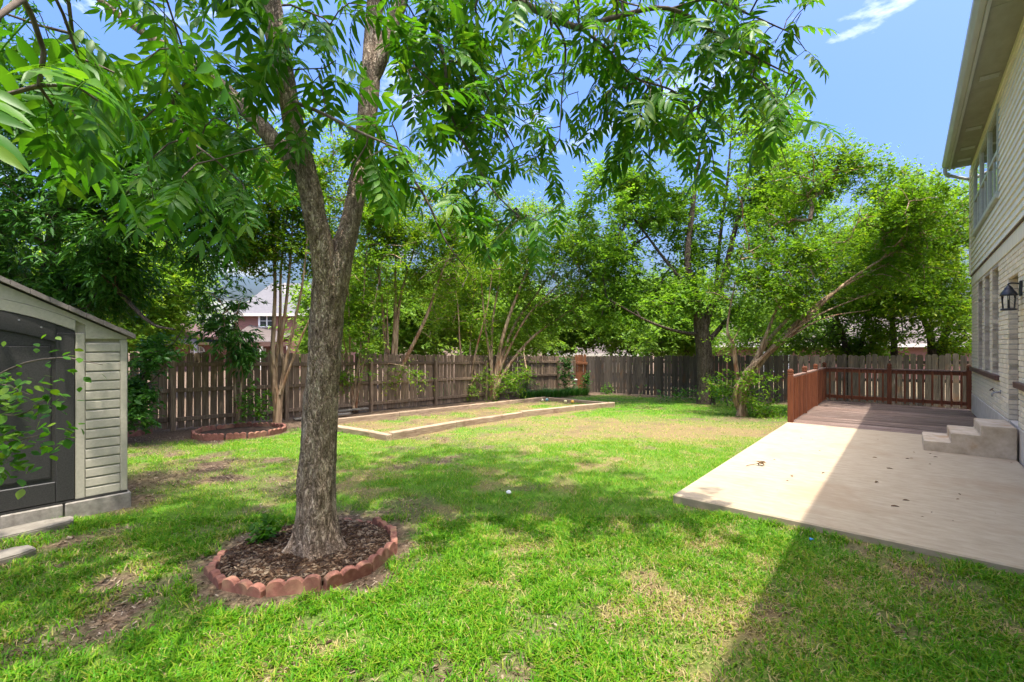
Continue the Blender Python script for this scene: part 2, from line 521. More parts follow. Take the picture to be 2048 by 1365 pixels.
def maps(x, y):
    """dry: straw-coloured turf; bare: soil and litter showing"""
    x = np.asarray(x, float); y = np.asarray(y, float)
    u, v = x * ca - y * sa, x * sa + y * ca
    nz = n2(x, y, 0.9, 4, 3)
    nf = n2(x, y, 3.2, 4, 9)
    dry = 0.22 * sm(0.48, 0.68, nz) + 0.55 * sm(0.57, 0.72, nf)
    dry = dry + 0.9 * blob(x, y, G(1290, 852), 3.6, 1.5, -0.25) + 0.4 * blob(x, y, G(1000, 875), 2.6, 0.9, 0.2)
    dry = dry + 0.55 * blob(x, y, G(1800, 1190), 0.9, 0.5, -0.2) + 0.5 * blob(x, y, G(1500, 1250), 0.5, 0.35) + 0.45 * blob(x, y, G(1520, 870), 1.6, 1.0)
    dry = dry + 0.85 * in_poly(x, y, BED) * sm(0.35, 0.6, n2(x, y, 1.4, 3, 21) + 0.08)
    dry = dry * (0.55 + 0.9 * nf)
    bare = 0.7 * sm(0.58, 0.73, n2(x, y, 1.7, 4, 31)) * sm(1.2, -1.6, x) + 0.55 * sm(0.60, 0.74, n2(x, y, 2.6, 4, 41))
    bare = bare + 0.7 * sm(0.51, 0.69, n2(x, y, 2.2, 4, 51)) * sm(-1.2, -2.6, x) * sm(5.5, 3.0, y)
    bare = bare + 1.2 * sm(2.6, 0.9, u + 11.8 + 0.8 * (nz - 0.5))                       # strip along the left fence
    bare = bare + 0.9 * sm(1.3, 0.4, 18.3 - v + 0.7 * (nz - 0.5))                        # strip along the back fence
    bare = bare + 0.9 * blob(x, y, G(300, 960), 0.75, 1.5, -0.5) + 0.7 * blob(x, y, G(20, 1090), 0.8, 0.4)
    bare = bare + 1.2 * np.exp(-((np.hypot(x - ring1[0], y - ring1[1]) / 0.74) ** 8))
    bare = bare + 0.6 * np.exp(-((np.hypot(x - ring1[0], y - ring1[1]) - 0.78) / 0.12) ** 2) * sm(0.4, 0.6, nf)
    bare = bare + 0.8 * blob(x, y, G(1480, 838), 1.0, 0.8) + 0.4 * sm(0.5, 0.0, np.abs(v - 4.55)) * sm(-2.2, 0.3, u) * sm(0.4, 0.6, nf)
    return np.clip(dry, 0, 1), np.clip(bare, 0, 1)

# ------------------------------------------------------------------ ground
fx = np.arange(-14.5, 15.5, 0.13)
fy = np.arange(-4.0, 27.0, 0.13)
gx = np.concatenate([[-600, -300, -150, -80, -50, -35, -25, -18], fx, [18, 25, 35, 50, 80, 150, 300, 600]])
gy = np.concatenate([[-600, -300, -120, -60, -30, -15, -8], fy, [30, 36, 45, 60, 90, 150, 300, 700]])
X, Y = np.meshgrid(gx, gy)
Z = gz(X, Y) + 0.03 * (n2(X, Y, 0.55, 3, 5) - 0.5) * (np.hypot(X, Y) < 26)
def patio_rise(x, y):
    u, v = x * ca - y * sa, x * sa + y * ca
    d = np.hypot(np.maximum(-1.83 - u, 0), np.maximum(4.70 - v, 0))
    return 0.034 * np.exp(-(d / 0.35) ** 2)
Z = Z - 0.012 + patio_rise(X, Y)
nx, ny = len(gx), len(gy)
I = (np.arange(ny - 1)[:, None] * nx + np.arange(nx - 1)[None, :])
F = np.stack([I, I + 1, I + nx + 1, I + nx], -1).reshape(-1, 4)
dr, br = maps(X.ravel(), Y.ravel())
me = mesh_np('ground', np.stack([X.ravel(), Y.ravel(), Z.ravel()], -1), F, True, {'dry': dr, 'bare': br})
def ground_mat():
    m, t, b = node_mat('lawn_soil')
    v = coords(t, (1, 1, 1), False)
    f1 = noise(t, v, 28, 8, 0.7)
    f2 = noise(t, v, 6, 6, 0.65)
    f3 = noise(t, v, 75, 4, 0.7)
    soil = ramp(t, f1, [(0.3, (0.045, 0.030, 0.020)), (0.52, (0.125, 0.086, 0.056)), (0.75, (0.27, 0.195, 0.135))])
    straw = ramp(t, f3, [(0.3, (0.095, 0.070, 0.030)), (0.55, (0.20, 0.15, 0.068)), (0.75, (0.31, 0.235, 0.125))])
    green = ramp(t, f3, [(0.3, (0.040, 0.105, 0.008)), (0.55, (0.085, 0.190, 0.014)), (0.75, (0.16, 0.26, 0.03))])
    ad = N(t, 'ShaderNodeAttribute', attribute_name='dry')
    ab = N(t, 'ShaderNodeAttribute', attribute_name='bare')
    k = N(t, 'ShaderNodeMath', operation='MULTIPLY_ADD')
    t.links.new(f2, k.inputs[0]); k.inputs[1].default_value = 0.8; k.inputs[2].default_value = -0.34
    k2 = N(t, 'ShaderNodeMath', operation='ADD', use_clamp=True)
    t.links.new(ad.outputs['Fac'], k2.inputs[0]); t.links.new(k.outputs[0], k2.inputs[1])
    c = mixc(t, k2.outputs[0], green, straw)
    c = mixc(t, ab.outputs['Fac'], c, soil)
    t.links.new(c, b.inputs['Base Color'])
    b.inputs['Roughness'].default_value = 0.95
    b.inputs['Specular IOR Level'].default_value = 0.1
    bump(t, b, f1, 0.8, 0.02)
    return m
obj('ground', me, ground_mat(), kind='structure')

# ------------------------------------------------------------------ patio slab
mb = MB(); mb.cbox(-1.83, 1.115, 4.70, 10.62, -0.45, 0.08, 0.012)
obj('patio', mb.mesh('patio'), M_conc, None, HW(0, 0, 0), (0, 0, -A), kind='structure')

# ------------------------------------------------------------------ deck
deck, off = hthing('deck', -0.35, 10.63, 0.0, 'worn red-brown wooden deck between the concrete patio and the back fence', 'deck')
mb = MB()
for y0 in (10.66, 12.3, 14.0, 15.64):
    mb.box(-1.80, 1.10, y0, y0 + 0.04, -0.30, 0.043)
obj('joists', mb.mesh('joists'), M_rail, deck, off)
plank_me = [MB().cbox(-1.475, 1.475, -0.068, 0.068, -0.034, 0.0, 0.005).mesh('plank')]
k = 0
vv = 10.635 + 0.068
while vv < 15.72:
    o = obj('plank', plank_me[0], M_deck, deck, (-0.355 + 0.35 + random.uniform(-0.008, 0.008), vv - 10.63, 0.078 + random.uniform(-0.002, 0.002)))
    vv += 0.1435

# ------------------------------------------------------------------ deck railing
rail, off = hthing('deck_railing', -1.78, 10.7, 0.08, 'red-brown stained deck railing with square capped posts and slim balusters', 'railing')
def post_mesh(h):
    mb = MB(); mb.cbox(-0.048, 0.048, -0.048, 0.048, 0, h - 0.13, 0.006)
    mb.cbox(-0.038, 0.038, -0.038, 0.038, h - 0.13, h - 0.115, 0.002)
    mb.cbox(-0.048, 0.048, -0.048, 0.048, h - 0.115, h - 0.08, 0.004)
    mb.cbox(-0.038, 0.038, -0.038, 0.038, h - 0.08, h - 0.066, 0.002)
    b = len(mb.v)
    mb.cbox(-0.048, 0.048, -0.048, 0.048, h - 0.066, h - 0.02, 0.004)
    mb.cbox(-0.036, 0.036, -0.036, 0.036, h - 0.02, h, 0.008)
    return mb.mesh('post')
pm = post_mesh(1.06)
UL, VF = -1.78, 15.66
posts = [(UL, 10.70), (UL, 12.36), (UL, 14.02), (UL, VF), (-0.36, VF), (1.13, VF)]
for (u, v) in posts:
    obj('post', pm, M_rail, rail, (u + off[0], v + off[1], -0.002))
def rail_run(u0, v0, u1, v1):
    L = math.hypot(u1 - u0, v1 - v0) - 0.10
    ang = math.atan2(v1 - v0, u1 - u0)
    cu, cv = (u0 + u1) / 2 + off[0], (v0 + v1) / 2 + off[1]
    m1 = MB().cbox(-L / 2, L / 2, -0.045, 0.045, 0.885, 0.922, 0.006).mesh('top_rail')
    obj('top_rail', m1, M_railcap, rail, (cu, cv, 0), (0, 0, ang))
    m1 = MB().cbox(-L / 2, L / 2, -0.019, 0.019, 0.795, 0.884, 0.004).mesh('upper_rail')
    obj('upper_rail', m1, M_rail, rail, (cu, cv, 0), (0, 0, ang))
    m1 = MB().cbox(-L / 2, L / 2, -0.019, 0.019, 0.075, 0.165, 0.004).mesh('bottom_rail')
    obj('bottom_rail', m1, M_rail, rail, (cu, cv, 0), (0, 0, ang))
    n = int(L / 0.158)
    # balusters stand on the deck side of the two rails
    nrm = (-math.sin(ang), math.cos(ang))
    s = -1 if (nrm[0] * (-1.78 - (u0 + u1) / 2 + 1.4) + nrm[1] * (13.0 - (v0 + v1) / 2)) < 0 else 1
    for i in range(n):
        t = -L / 2 + (i + 0.5) * L / n
        x = cu + math.cos(ang) * t + nrm[0] * s * 0.040
        y = cv + math.sin(ang) * t + nrm[1] * s * 0.040
        obj('baluster', bal_me, M_rail, rail, (x, y, 0), (0, random.uniform(-0.006, 0.006), ang))
bal_me = MB().cbox(-0.019, 0.019, -0.019, 0.019, 0.035, 0.883, 0.003).mesh('baluster')
rail_run(UL, 10.70, UL, 12.36); rail_run(UL, 12.36, UL, 14.02); rail_run(UL, 14.02, UL, VF)
rail_run(UL, VF, -0.36, VF); rail_run(-0.36, VF, 1.13, VF)

# ------------------------------------------------------------------ steps
st, off = hthing('concrete_steps', 0.66, 9.53, 0.08, 'three low stained concrete steps climbing to the side door of the house', 'steps')
prof = [(0.18, 0.081), (0.18, 0.22), (0.47, 0.22), (0.47, 0.36), (0.77, 0.36), (0.77, 0.50), (1.112, 0.50), (1.112, 0.081)]
bm = bmesh.new()
a_ = [bm.verts.new((u, 9.06, z)) for u, z in prof]
b_ = [bm.verts.new((u, 10.0, z)) for u, z in prof]
bm.faces.new(a_); bm.faces.new(b_[::-1])
for i in range(len(prof)):
    j = (i + 1) % len(prof)
    bm.faces.new((a_[j], a_[i], b_[i], b_[j]))
bmesh.ops.recalc_face_normals(bm, faces=bm.faces)
bmesh.ops.bevel(bm, geom=[e for e in bm.edges if max(v.co.z for v in e.verts) > 0.1], offset=0.008, segments=2, affect='EDGES')
me = bpy.data.meshes.new('treads'); bm.to_mesh(me); bm.free()
obj('treads', me, M_conc2, st, off)

# ------------------------------------------------------------------ the house on the right
UW = 1.14
house, off = hthing('house', UW, 9.5, 0.0, 'two-storey house with cream painted brick below and lap siding above, beside the patio', 'house')
def hbox(name, mat, *b, parent=house, ch=0.0, off_=None):
    mb = MB()
    if ch: mb.cbox(*b, ch)
    else: mb.box(*b)
    return obj(name, mb.mesh(name), mat, parent, off if off_ is None else off_)
DOOR = (9.22, 10.06, 0.50, 2.62)
WINS = [(11.02, 11.82, 1.12, 2.93), (12.10, 12.90, 1.12, 2.93), (13.18, 13.98, 1.12, 2.93)]
NEARW = (7.2, 8.6, 1.12, 2.62)
OPEN = WINS + [DOOR, NEARW]
VEND = 15.2
# structural core behind the brick (mortar seen in the joints), cut round the openings
mb = MB()
cuts = sorted(OPEN)
v0 = -7.0
for (a0, a1, z0, z1) in cuts:
    mb.box(UW + 0.012, UW + 0.16, v0, a0, 0.50, 2.985)
    mb.box(UW + 0.012, UW + 0.16, a0, a1, z1, 2.985)
    if z0 > 0.55: mb.box(UW + 0.012, UW + 0.16, a0, a1, 0.50, z0)
    v0 = a1
mb.box(UW + 0.012, UW + 0.16, v0, VEND - 0.012, 0.50, 2.985)
mb.box(UW + 0.17, 9.0, -7.0, VEND - 0.012, 0.3, 2.985)
obj('wall', mb.mesh('wall'), M_mortar, house, off)
hbox('foundation', M_found, UW - 0.006, 9.0, -7.0, 9.22, -0.5, 0.497, ch=0.01)
hbox('foundation', M_found, UW + 0.01, 9.0, 9.222, 10.058, -0.5, 0.495)
hbox('foundation', M_found, UW - 0.006, 9.0, 10.06, VEND + 0.004, -0.5, 0.497, ch=0.01)
# bricks
bricks = []
CHT = 0.0745
ncourse = int((2.985 - 0.505) / CHT)
for c in range(ncourse):
    z0 = 0.505 + c * CHT
    zc = z0 + CHT / 2
    sp = [(6.0, VEND)]
    for (a0, a1, b0, b1) in OPEN:
        if b0 < zc < b1:
            ns = []
            for (s0, s1) in sp:
                if a0 > s0 and a1 < s1: ns += [(s0, a0), (a1, s1)]
                else: ns.append((s0, s1))
            sp = ns
    for (s0, s1) in sp:
        v = s0
        first = 0.1 if c % 2 else 0.205
        L = first
        while v < s1 - 0.02:
            e = min(v + L, s1)
            if s1 - e < 0.06: e = s1
            jl = v == s0 and s0 > 6.01
            jr = e == s1 and s1 < VEND - 0.01
            bricks.append((v + (0 if jl else 0.004), e - (0 if (jr or e == VEND) else 0.004), z0 + 0.004, z0 + CHT - 0.004, (jl or jr), c))
            v = e
            L = 0.205
def brick_vis(b):
    vm = (b[0] + b[1]) / 2
    D = vm * ca - UW * sa
    px = VPX + FPX * UW / (ca * D)
    return px < 2052, D
vis = sorted([b for b in bricks if brick_vis(b)[0]], key=lambda b: brick_vis(b)[1])
near300 = set(id(b) for b in vis[:300])
bcache = {}
mbr = MB()
for b in bricks:
    dep = 0.20 if b[4] else 0.05
    pr = random.uniform(-0.0025, 0.0025)
    L, h = round(b[1] - b[0], 3), round(b[3] - b[2], 4)
    if id(b) in near300:
        key = (L, h, dep)
        if key not in bcache:
            bcache[key] = MB().cbox(0, dep, -L / 2, L / 2, -h / 2, h / 2, 0.005).mesh('brick')
        obj('brick', bcache[key], M_brick, house, (off[0] + UW + pr, off[1] + (b[0] + b[1]) / 2, off[2] + (b[2] + b[3]) / 2))
    else:
        mbr.cbox(UW + pr, UW + dep, b[0], b[1], b[2], b[3], 0.004)
obj('brickwork', mbr.mesh('brickwork'), M_brick, house, off, kind='stuff')
# ground-floor windows, sills, door
for (a0, a1, z0, z1) in WINS + [NEARW]:
    w = hbox('window', M_white, UW + 0.165, UW + 0.20, a0 + 0.001, a0 + 0.07, z0, z1)
    mb = MB(); mb.box(UW + 0.15, UW + 0.20, a1 - 0.07, a1 - 0.001, z0, z1).box(UW + 0.165, UW + 0.20, a0 + 0.07, a1 - 0.07, z0, z0 + 0.06)
    mb.box(UW + 0.165, UW + 0.20, a0 + 0.07, a1 - 0.07, z1 - 0.06, z1).box(UW + 0.168, UW + 0.20, a0 + 0.07, a1 - 0.07, (z0 + z1) / 2 - 0.02, (z0 + z1) / 2 + 0.02)
    obj('frame', mb.mesh('frame'), M_white, w, (0, 0, 0))
    mb = MB(); mb.box(UW + 0.18, UW + 0.19, a0 + 0.07, a1 - 0.07, z0 + 0.06, z1 - 0.06)
    obj('pane', mb.mesh('pane'), M_glass, w, (0, 0, 0))
hbox('sill', M_brown, UW - 0.055, UW + 0.20, 10.92, 15.0, 1.035, 1.115, ch=0.006)
hbox('sill', M_brown, UW - 0.055, UW + 0.20, 7.1, 9.205, 1.035, 1.115, ch=0.006)
d = hbox('door', M_brown, UW + 0.145, UW + 0.19, DOOR[0] + 0.09, DOOR[1] - 0.09, 0.51, DOOR[3] - 0.09, ch=0.004)
mb = MB()
for za, zb in ((0.65, 1.25), (1.35, 2.4)):
    mb.cbox(UW + 0.137, UW + 0.146, DOOR[0] + 0.2, DOOR[1] - 0.2, za, zb, 0.004)
obj('panel', mb.mesh('panel'), M_brown, d, (0, 0, 0))
mb = MB(); mb.tube([(UW + 0.146, 9.42, 1.5), (UW + 0.09, 9.42, 1.5)], [0.012, 0.028], 10)
obj('knob', mb.mesh('knob'), M_grey, d, (0, 0, 0))
mb = MB().box(UW + 0.1, UW + 0.2, DOOR[0] + 0.001, DOOR[0] + 0.088, 0.50, DOOR[3]).box(UW + 0.1, UW + 0.2, DOOR[1] - 0.088, DOOR[1] - 0.001, 0.50, DOOR[3]).box(UW + 0.1, UW + 0.2, DOOR[0] + 0.088, DOOR[1] - 0.088, DOOR[3] - 0.085, DOOR[3])
obj('door_frame', mb.mesh('door_frame'), M_brown, house, off)
hbox('band', M_band, UW - 0.004, UW + 0.17, -7.0, VEND + 0.002, 2.987, 3.205, ch=0.004)
hbox('skirt_shadow_strip', M_brown, UW - 0.022, UW + 0.02, -7.0, VEND + 0.004, 3.206, 3.232, ch=0.003)  # skirt trim in dark brown, colour standing in for the shadow line under the siding
# upper storey
US = UW - 0.01
UPW = (10.80, 14.35, 4.07, 5.50)
hbox('upper_wall', M_band, UW + 0.03, 9.0, -7.0, VEND - 0.02, 3.206, 5.74)
z = 3.233
ex = 0.121
while z < 5.66:
    zt = min(z + ex, 5.695)
    spans = [(-7.0, VEND)]
    if zt > UPW[2] - 0.10 + 0.02 and z < UPW[3] + 0.02:
        spans = [(-7.0, UPW[0] - 0.03), (UPW[1] + 0.03, VEND)]
    for (s0, s1) in spans:
        mb = MB()
        pts = [(US - 0.022, s0, z), (US + 0.038, s0, z), (US + 0.038, s0, zt), (US - 0.002, s0, zt), (US - 0.020, s0, z + 0.012)]
        mb.prism(pts, (0, s1 - s0, 0))
        obj('siding_board', mb.mesh('siding_board', recalc=True), M_siding, house, off)
    z = zt
hbox('frieze', M_siding, US - 0.03, US + 0.02, -7.0, VEND, 5.60, 5.69, ch=0.004)
hbox('corner_board', M_siding, US - 0.034, US + 0.05, VEND - 0.09, VEND + 0.03, 3.235, 5.69, ch=0.004)
wv = (UPW[1] - UPW[0]) / 3
for i in range(3):
    a0, a1 = UPW[0] + i * wv, UPW[0] + (i + 1) * wv
    w = hbox('window', M_frame, US - 0.028, US + 0.02, a0 + 0.002, a0 + 0.055, UPW[2] + 0.001, UPW[3])
    mb = MB().box(US - 0.028, US + 0.02, a1 - 0.055, a1 - 0.002, UPW[2] + 0.001, UPW[3]).box(US - 0.026, US + 0.02, a0 + 0.055, a1 - 0.055, UPW[3] - 0.06, UPW[3] - 0.001)
    mb.box(US - 0.026, US + 0.02, a0 + 0.055, a1 - 0.055, UPW[2] + 0.002, UPW[2] + 0.06).box(US - 0.020, US + 0.02, a0 + 0.055, a1 - 0.055, 4.74, 4.80)
    mb.box(US - 0.016, US + 0.018, (a0 + a1) / 2 - 0.018, (a0 + a1) / 2 + 0.018, UPW[2] + 0.06, 4.74)
    obj('frame', mb.mesh('frame'), M_frame, w, (0, 0, 0))
    obj('pane', MB().box(US + 0.002, US + 0.01, a0 + 0.055, a1 - 0.055, 4.80, UPW[3] - 0.06).mesh('pane'), M_glass, w, (0, 0, 0))
    for q in (0, 1):
        h0 = a0 + 0.055 if q == 0 else (a0 + a1) / 2 + 0.018
        h1 = (a0 + a1) / 2 - 0.018 if q == 0 else a1 - 0.055
        obj('pane', MB().box(US + 0.001, US + 0.012, h0, h1, UPW[2] + 0.06, 4.74).mesh('pane'), M_glass, w, (0, 0, 0))
hbox('window_sill', M_frame, US - 0.055, US + 0.02, UPW[0] - 0.03, UPW[1] + 0.03, 3.985, 4.068, ch=0.006)
# eave: soffit panels with vents, fascia, gutter, downspout elbow, roof
v = VEND - 0.35
k = 0
while v > -6.5:
    L = 2.44 if k else 1.9
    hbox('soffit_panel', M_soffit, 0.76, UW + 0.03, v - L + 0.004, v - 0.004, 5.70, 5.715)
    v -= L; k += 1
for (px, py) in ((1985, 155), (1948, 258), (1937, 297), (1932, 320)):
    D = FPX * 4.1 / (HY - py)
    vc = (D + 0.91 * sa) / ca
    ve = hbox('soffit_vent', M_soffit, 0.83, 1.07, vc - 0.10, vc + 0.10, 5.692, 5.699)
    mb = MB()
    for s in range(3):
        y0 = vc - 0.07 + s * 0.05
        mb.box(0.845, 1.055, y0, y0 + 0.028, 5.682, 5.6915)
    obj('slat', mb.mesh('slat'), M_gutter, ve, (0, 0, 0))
hbox('fascia', M_gutter, 0.725, 0.76, -7.0, VEND - 0.35, 5.665, 5.86)
mb = MB()
prof = [(a_ + 0.06, b_) for a_, b_ in [(0.662, 5.70), (0.60, 5.70), (0.575, 5.735), (0.555, 5.76), (0.548, 5.815), (0.556, 5.822), (0.570, 5.822), (0.570, 5.81), (0.565, 5.80), (0.662, 5.80)]]
mb.prism([(a_, VEND - 0.40, b_) for a_, b_ in prof], (0, -21.8, 0))
obj('gutter', mb.mesh('gutter', recalc=True), M_gutter, house, off)
pts = spline([(0.665, 14.70, 5.71), (0.665, 14.71, 5.62), (0.69, 14.74, 5.555), (0.77, 14.82, 5.535), (1.0, 15.10, 5.50), (1.16, 15.26, 5.475), (1.22, 15.275, 5.42), (1.22, 15.275, 5.1), (1.22, 15.275, 0.2)], 40)
mb = MB().tube(pts, 0.037, 10)
obj('downspout', mb.mesh('downspout', True), M_gutter, house, off)
mb = MB()
mb.prism([(0.645, VEND - 0.32, 5.825), (0.645, VEND - 0.32, 5.86), (5.2, VEND - 0.32, 7.38), (9.9, VEND - 0.32, 5.86), (9.9, VEND - 0.32, 5.825), (5.2, VEND - 0.32, 7.34)], (0, -21.9, 0))
obj('roof', mb.mesh('roof', recalc=True), M_shingle, house, off)
mb = MB()
mb.prism([(UW + 0.05, VEND - 0.36, 5.70), (9.0, VEND - 0.36, 5.70), (9.0, VEND - 0.36, 5.92), (5.2, VEND - 0.36, 7.31), (UW + 0.05, VEND - 0.36, 5.92)], (0, -0.05, 0))
obj('gable_wall', mb.mesh('gable_wall', recalc=True), M_siding, house, off)

# wall lantern
lan, loff = hthing('wall_lantern', UW, 8.95, 2.1, 'black metal wall lantern with clear glass beside the side door', 'lantern')
LU, LV = 1.02, 8.95
mb = MB().cbox(UW - 0.022, UW - 0.003, LV - 0.055, LV + 0.055, 2.25, 2.45, 0.005)
mb.tube(spline([(UW - 0.015, LV, 2.41), (UW - 0.07, LV, 2.425), (LU, LV, 2.42), (LU, LV, 2.36)], 12), 0.010, 8)
obj('bracket', mb.mesh('bracket'), M_black, lan, loff)
mb = MB().lathe([(0.012, 2.40), (0.026, 2.385), (0.030, 2.372), (0.040, 2.368), (0.040, 2.352), (0.052, 2.335), (0.072, 2.305), (0.084, 2.275), (0.086, 2.262), (0.074, 2.258)], LU, LV, 16)
obj('cap', mb.mesh('cap', True), M_black, lan, loff)
mb = MB()
for k in range(6):
    t = k * math.pi / 3 + 0.3
    mb.tube([(LU + 0.072 * math.cos(t), LV + 0.072 * math.sin(t), 2.26), (LU + 0.060 * math.cos(t), LV + 0.060 * math.sin(t), 2.085)], 0.005, 6)
mb.lathe([(0.064, 2.068), (0.080, 2.072), (0.080, 2.085), (0.06, 2.094)], LU, LV, 16)
mb.tube([(LU, LV, 2.09), (LU, LV, 2.2)], 0.011, 8)
obj('cage', mb.mesh('cage'), M_black, lan, loff)
def clear_glass():
    m, t, b = node_mat('lantern_glass')
    v = coords(t); f = noise(t, v, 20, 2)
    c = ramp(t, f, [(0, (0.92, 0.95, 0.94)), (1, (1, 1, 1))])
    t.links.new(c, b.inputs['Base Color'])
    b.inputs['Transmission Weight'].default_value = 1.0
    b.inputs['Roughness'].default_value = 0.02
    b.inputs['IOR'].default_value = 1.1
    return m
mb = MB().lathe([(0.056, 2.095), (0.068, 2.256), (0.066, 2.256), (0.054, 2.095)], LU, LV, 20)
mb.f = mb.f[:-2]
obj('glass', mb.mesh('glass', True), clear_glass(), lan, loff)
# hose tap
tap, toff = hthing('hose_tap', UW, 10.75, 0.8, 'small dark brass hose tap sticking out of the brick below the windows', 'tap')
mb = MB().tube([(UW - 0.002, 10.75, 0.86), (UW - 0.075, 10.75, 0.85), (UW - 0.10, 10.75, 0.82), (UW - 0.10, 10.75, 0.78)], [0.014, 0.014, 0.016, 0.013], 8)
mb.tube([(UW - 0.003, 10.75, 0.86), (UW - 0.012, 10.75, 0.86)], 0.032, 10)
obj('spout', mb.mesh('spout', True), M_grey, tap, toff)
mb = MB().tube([(UW - 0.07, 10.75, 0.86), (UW - 0.105, 10.75, 0.895)], 0.006, 6).tube([(UW - 0.10, 10.75, 0.89), (UW - 0.112, 10.75, 0.902)], 0.030, 8)
obj('handle', mb.mesh('handle'), M_brown, tap, toff)

# ------------------------------------------------------------------ fences
def picket_mesh(w, h, t, ear=0.03):
    mb = MB()
    pts = [(-w / 2, -t / 2, 0), (w / 2, -t / 2, 0), (w / 2, -t / 2, h - ear), (w / 2 - ear, -t / 2, h), (-w / 2 + ear, -t / 2, h), (-w / 2, -t / 2, h - ear)]
    mb.prism(pts, (0, t, 0))
    return mb.mesh('picket', recalc=True)
FL_U = -11.80
FB_V = 18.45
lf = thing('picket_fence', HW(FL_U, 8, float(gz(0, 10))), 'brown weathered picket fence with rails and posts facing the lawn, along the left side', 'fence', None, -A)
lo = (FL_U, 8.0, float(gz(0, 10)))
pk = [picket_mesh(w, 1.62 + dh, 0.017, 0.028) for w, dh in ((0.138, 0), (0.128, 0.012), (0.142, -0.012), (0.132, 0.02), (0.120, -0.02))]
v = -1.6
while v < FB_V - 0.25:
    wx = HW(FL_U, v)
    zb = float(gz(wx[0], wx[1])) + 0.02
    i = random.randrange(5)
    mat = None
    o = obj('picket', pk[i], M_fenceL, lf, (FL_U - lo[0] - 0.035 + random.uniform(-0.004, 0.004), v - lo[1], zb - lo[2] + random.uniform(-0.01, 0.01)), (random.uniform(-0.004, 0.004), random.uniform(-0.012, 0.012), math.pi / 2 + random.uniform(-0.03, 0.03)))
    v += 0.150 + random.choice((0, 0, 0.004, 0.012, 0.02))
postv = [-0.9, 1.5, 2.86, 5.2, 7.6, 10.0, 12.4, 14.8, 17.0, FB_V - 0.15]
pmesh = MB().cbox(-0.045, 0.045, -0.045, 0.045, -0.3, 1.46, 0.006).mesh('post')
for v in postv:
    wx = HW(FL_U, v)
    obj('post', pmesh, M_fenceL, lf, (0.062, v - lo[1], float(gz(wx[0], wx[1])) - lo[2]), (random.uniform(-0.012, 0.012), random.uniform(-0.012, 0.012), 0))
for a0, a1 in zip(postv[:-1], postv[1:]):
    z0 = float(gz(0, HW(FL_U, a0)[1])); z1 = float(gz(0, HW(FL_U, a1)[1]))
    L = math.hypot(a1 - a0, z1 - z0) - 0.004
    rm = MB().cbox(-0.019, 0.019, -L / 2, L / 2, -0.044, 0.044, 0.005).mesh('rail')
    for h in (0.22, 0.82, 1.38):
        obj('rail', rm, M_fenceL, lf, (-0.005 + random.uniform(-0.002, 0.002), (a0 + a1) / 2 - lo[1], (z0 + z1) / 2 + h - lo[2] + random.uniform(-0.012, 0.012)), (math.atan2(z1 - z0, a1 - a0) + random.uniform(-0.004, 0.004), 0, 0))

bf = thing('picket_fence', HW(-4, FB_V, float(gz(0, 17))), 'grey weathered dog-eared picket fence closing the back of the yard behind the deck', 'fence', None, -A)
bo = (-4.0, FB_V, float(gz(0, 17)))
pkr = [picket_mesh(w, 1.64, 0.017, 0.03) for w in (0.138, 0.132)]
pkb = [picket_mesh(w, 1.61 + dh, 0.017, 0.03) for w, dh in ((0.138, 0), (0.132, 0.015), (0.142, -0.015), (0.126, 0.03), (0.136, -0.03))]
u = -11.72
while u < 6.5:
    wx = HW(u, FB_V)
    zb = float(gz(wx[0], wx[1])) + 0.02
    D = wx[1]
    zt_shift = 0.0
    o = obj('picket', pkr[random.randrange(2)] if u < -11.15 else pkb[random.randrange(5)], M_fenceR if u < -11.15 else M_fenceB, bf, (u - bo[0], random.uniform(-0.005, 0.005), zb - bo[2] + 0.06 * (u < -11.15)), (random.uniform(-0.006, 0.006), random.uniform(-0.012, 0.012), random.uniform(-0.03, 0.03)))
    u += 0.146 + random.choice((0, 0.002, 0.006, 0.016))
for u0 in np.arange(-11.5, 6.6, 2.4):
    u1 = u0 + 2.396
    z0 = float(gz(0, HW(u0, FB_V)[1])); z1 = float(gz(0, HW(u1, FB_V)[1]))
    rm = MB().cbox(-1.198, 1.198, -0.019, 0.019, -0.044, 0.044, 0.005).mesh('rail')
    for h in (0.25, 0.85, 1.40):
        obj('rail', rm, M_fenceB, bf, ((u0 + u1) / 2 - bo[0], 0.036, (z0 + z1) / 2 + h - bo[2]), (0, -math.atan2(z1 - z0, u1 - u0), 0))
    obj('post', pmesh, M_fenceB, bf, (u0 - bo[0], 0.105, z0 - bo[2]))
obj('rail', MB().cbox(-0.30, 0.30, -0.02, 0.02, -0.05, 0.05, 0.005).mesh('rail'), M_fenceR, bf, (-11.42 - bo[0], -0.036, float(gz(0, HW(-11.5, FB_V)[1])) + 1.32 - bo[2]))

# ------------------------------------------------------------------ shed
SU = -6.05
shed, off_s = hthing('storage_shed', SU, 0.0, 0.0, 'beige resin storage shed with a charcoal arched door on concrete blocks', 'shed')
def sbox(name, mat, *b, ch=0.0, parent=shed, o2=off_s):
    mb = MB()
    if ch: mb.cbox(*b, ch)
    else: mb.box(*b)
    return obj(name, mb.mesh(name), mat, parent, o2)
VS = 1.09; ZB = 0.135; VC = -0.10
zev = 1.70; slope = 0.53
def zr(v): return zev + slope * ((VS - VC) - abs(v - VC))
mb = MB()   # shell set behind the front trims
VL = 2 * VC - VS
mb.prism([(SU - 0.03, VL + 0.012, ZB), (SU - 0.03, VS - 0.012, ZB), (SU - 0.03, VS - 0.012, zev - 0.02), (SU - 0.03, VC, zr(VC) - 0.02), (SU - 0.03, VL + 0.012, zev - 0.02)], (-2.2, 0, 0))
obj('shell', mb.mesh('shell', recalc=True), M_shedw, shed, off_s)
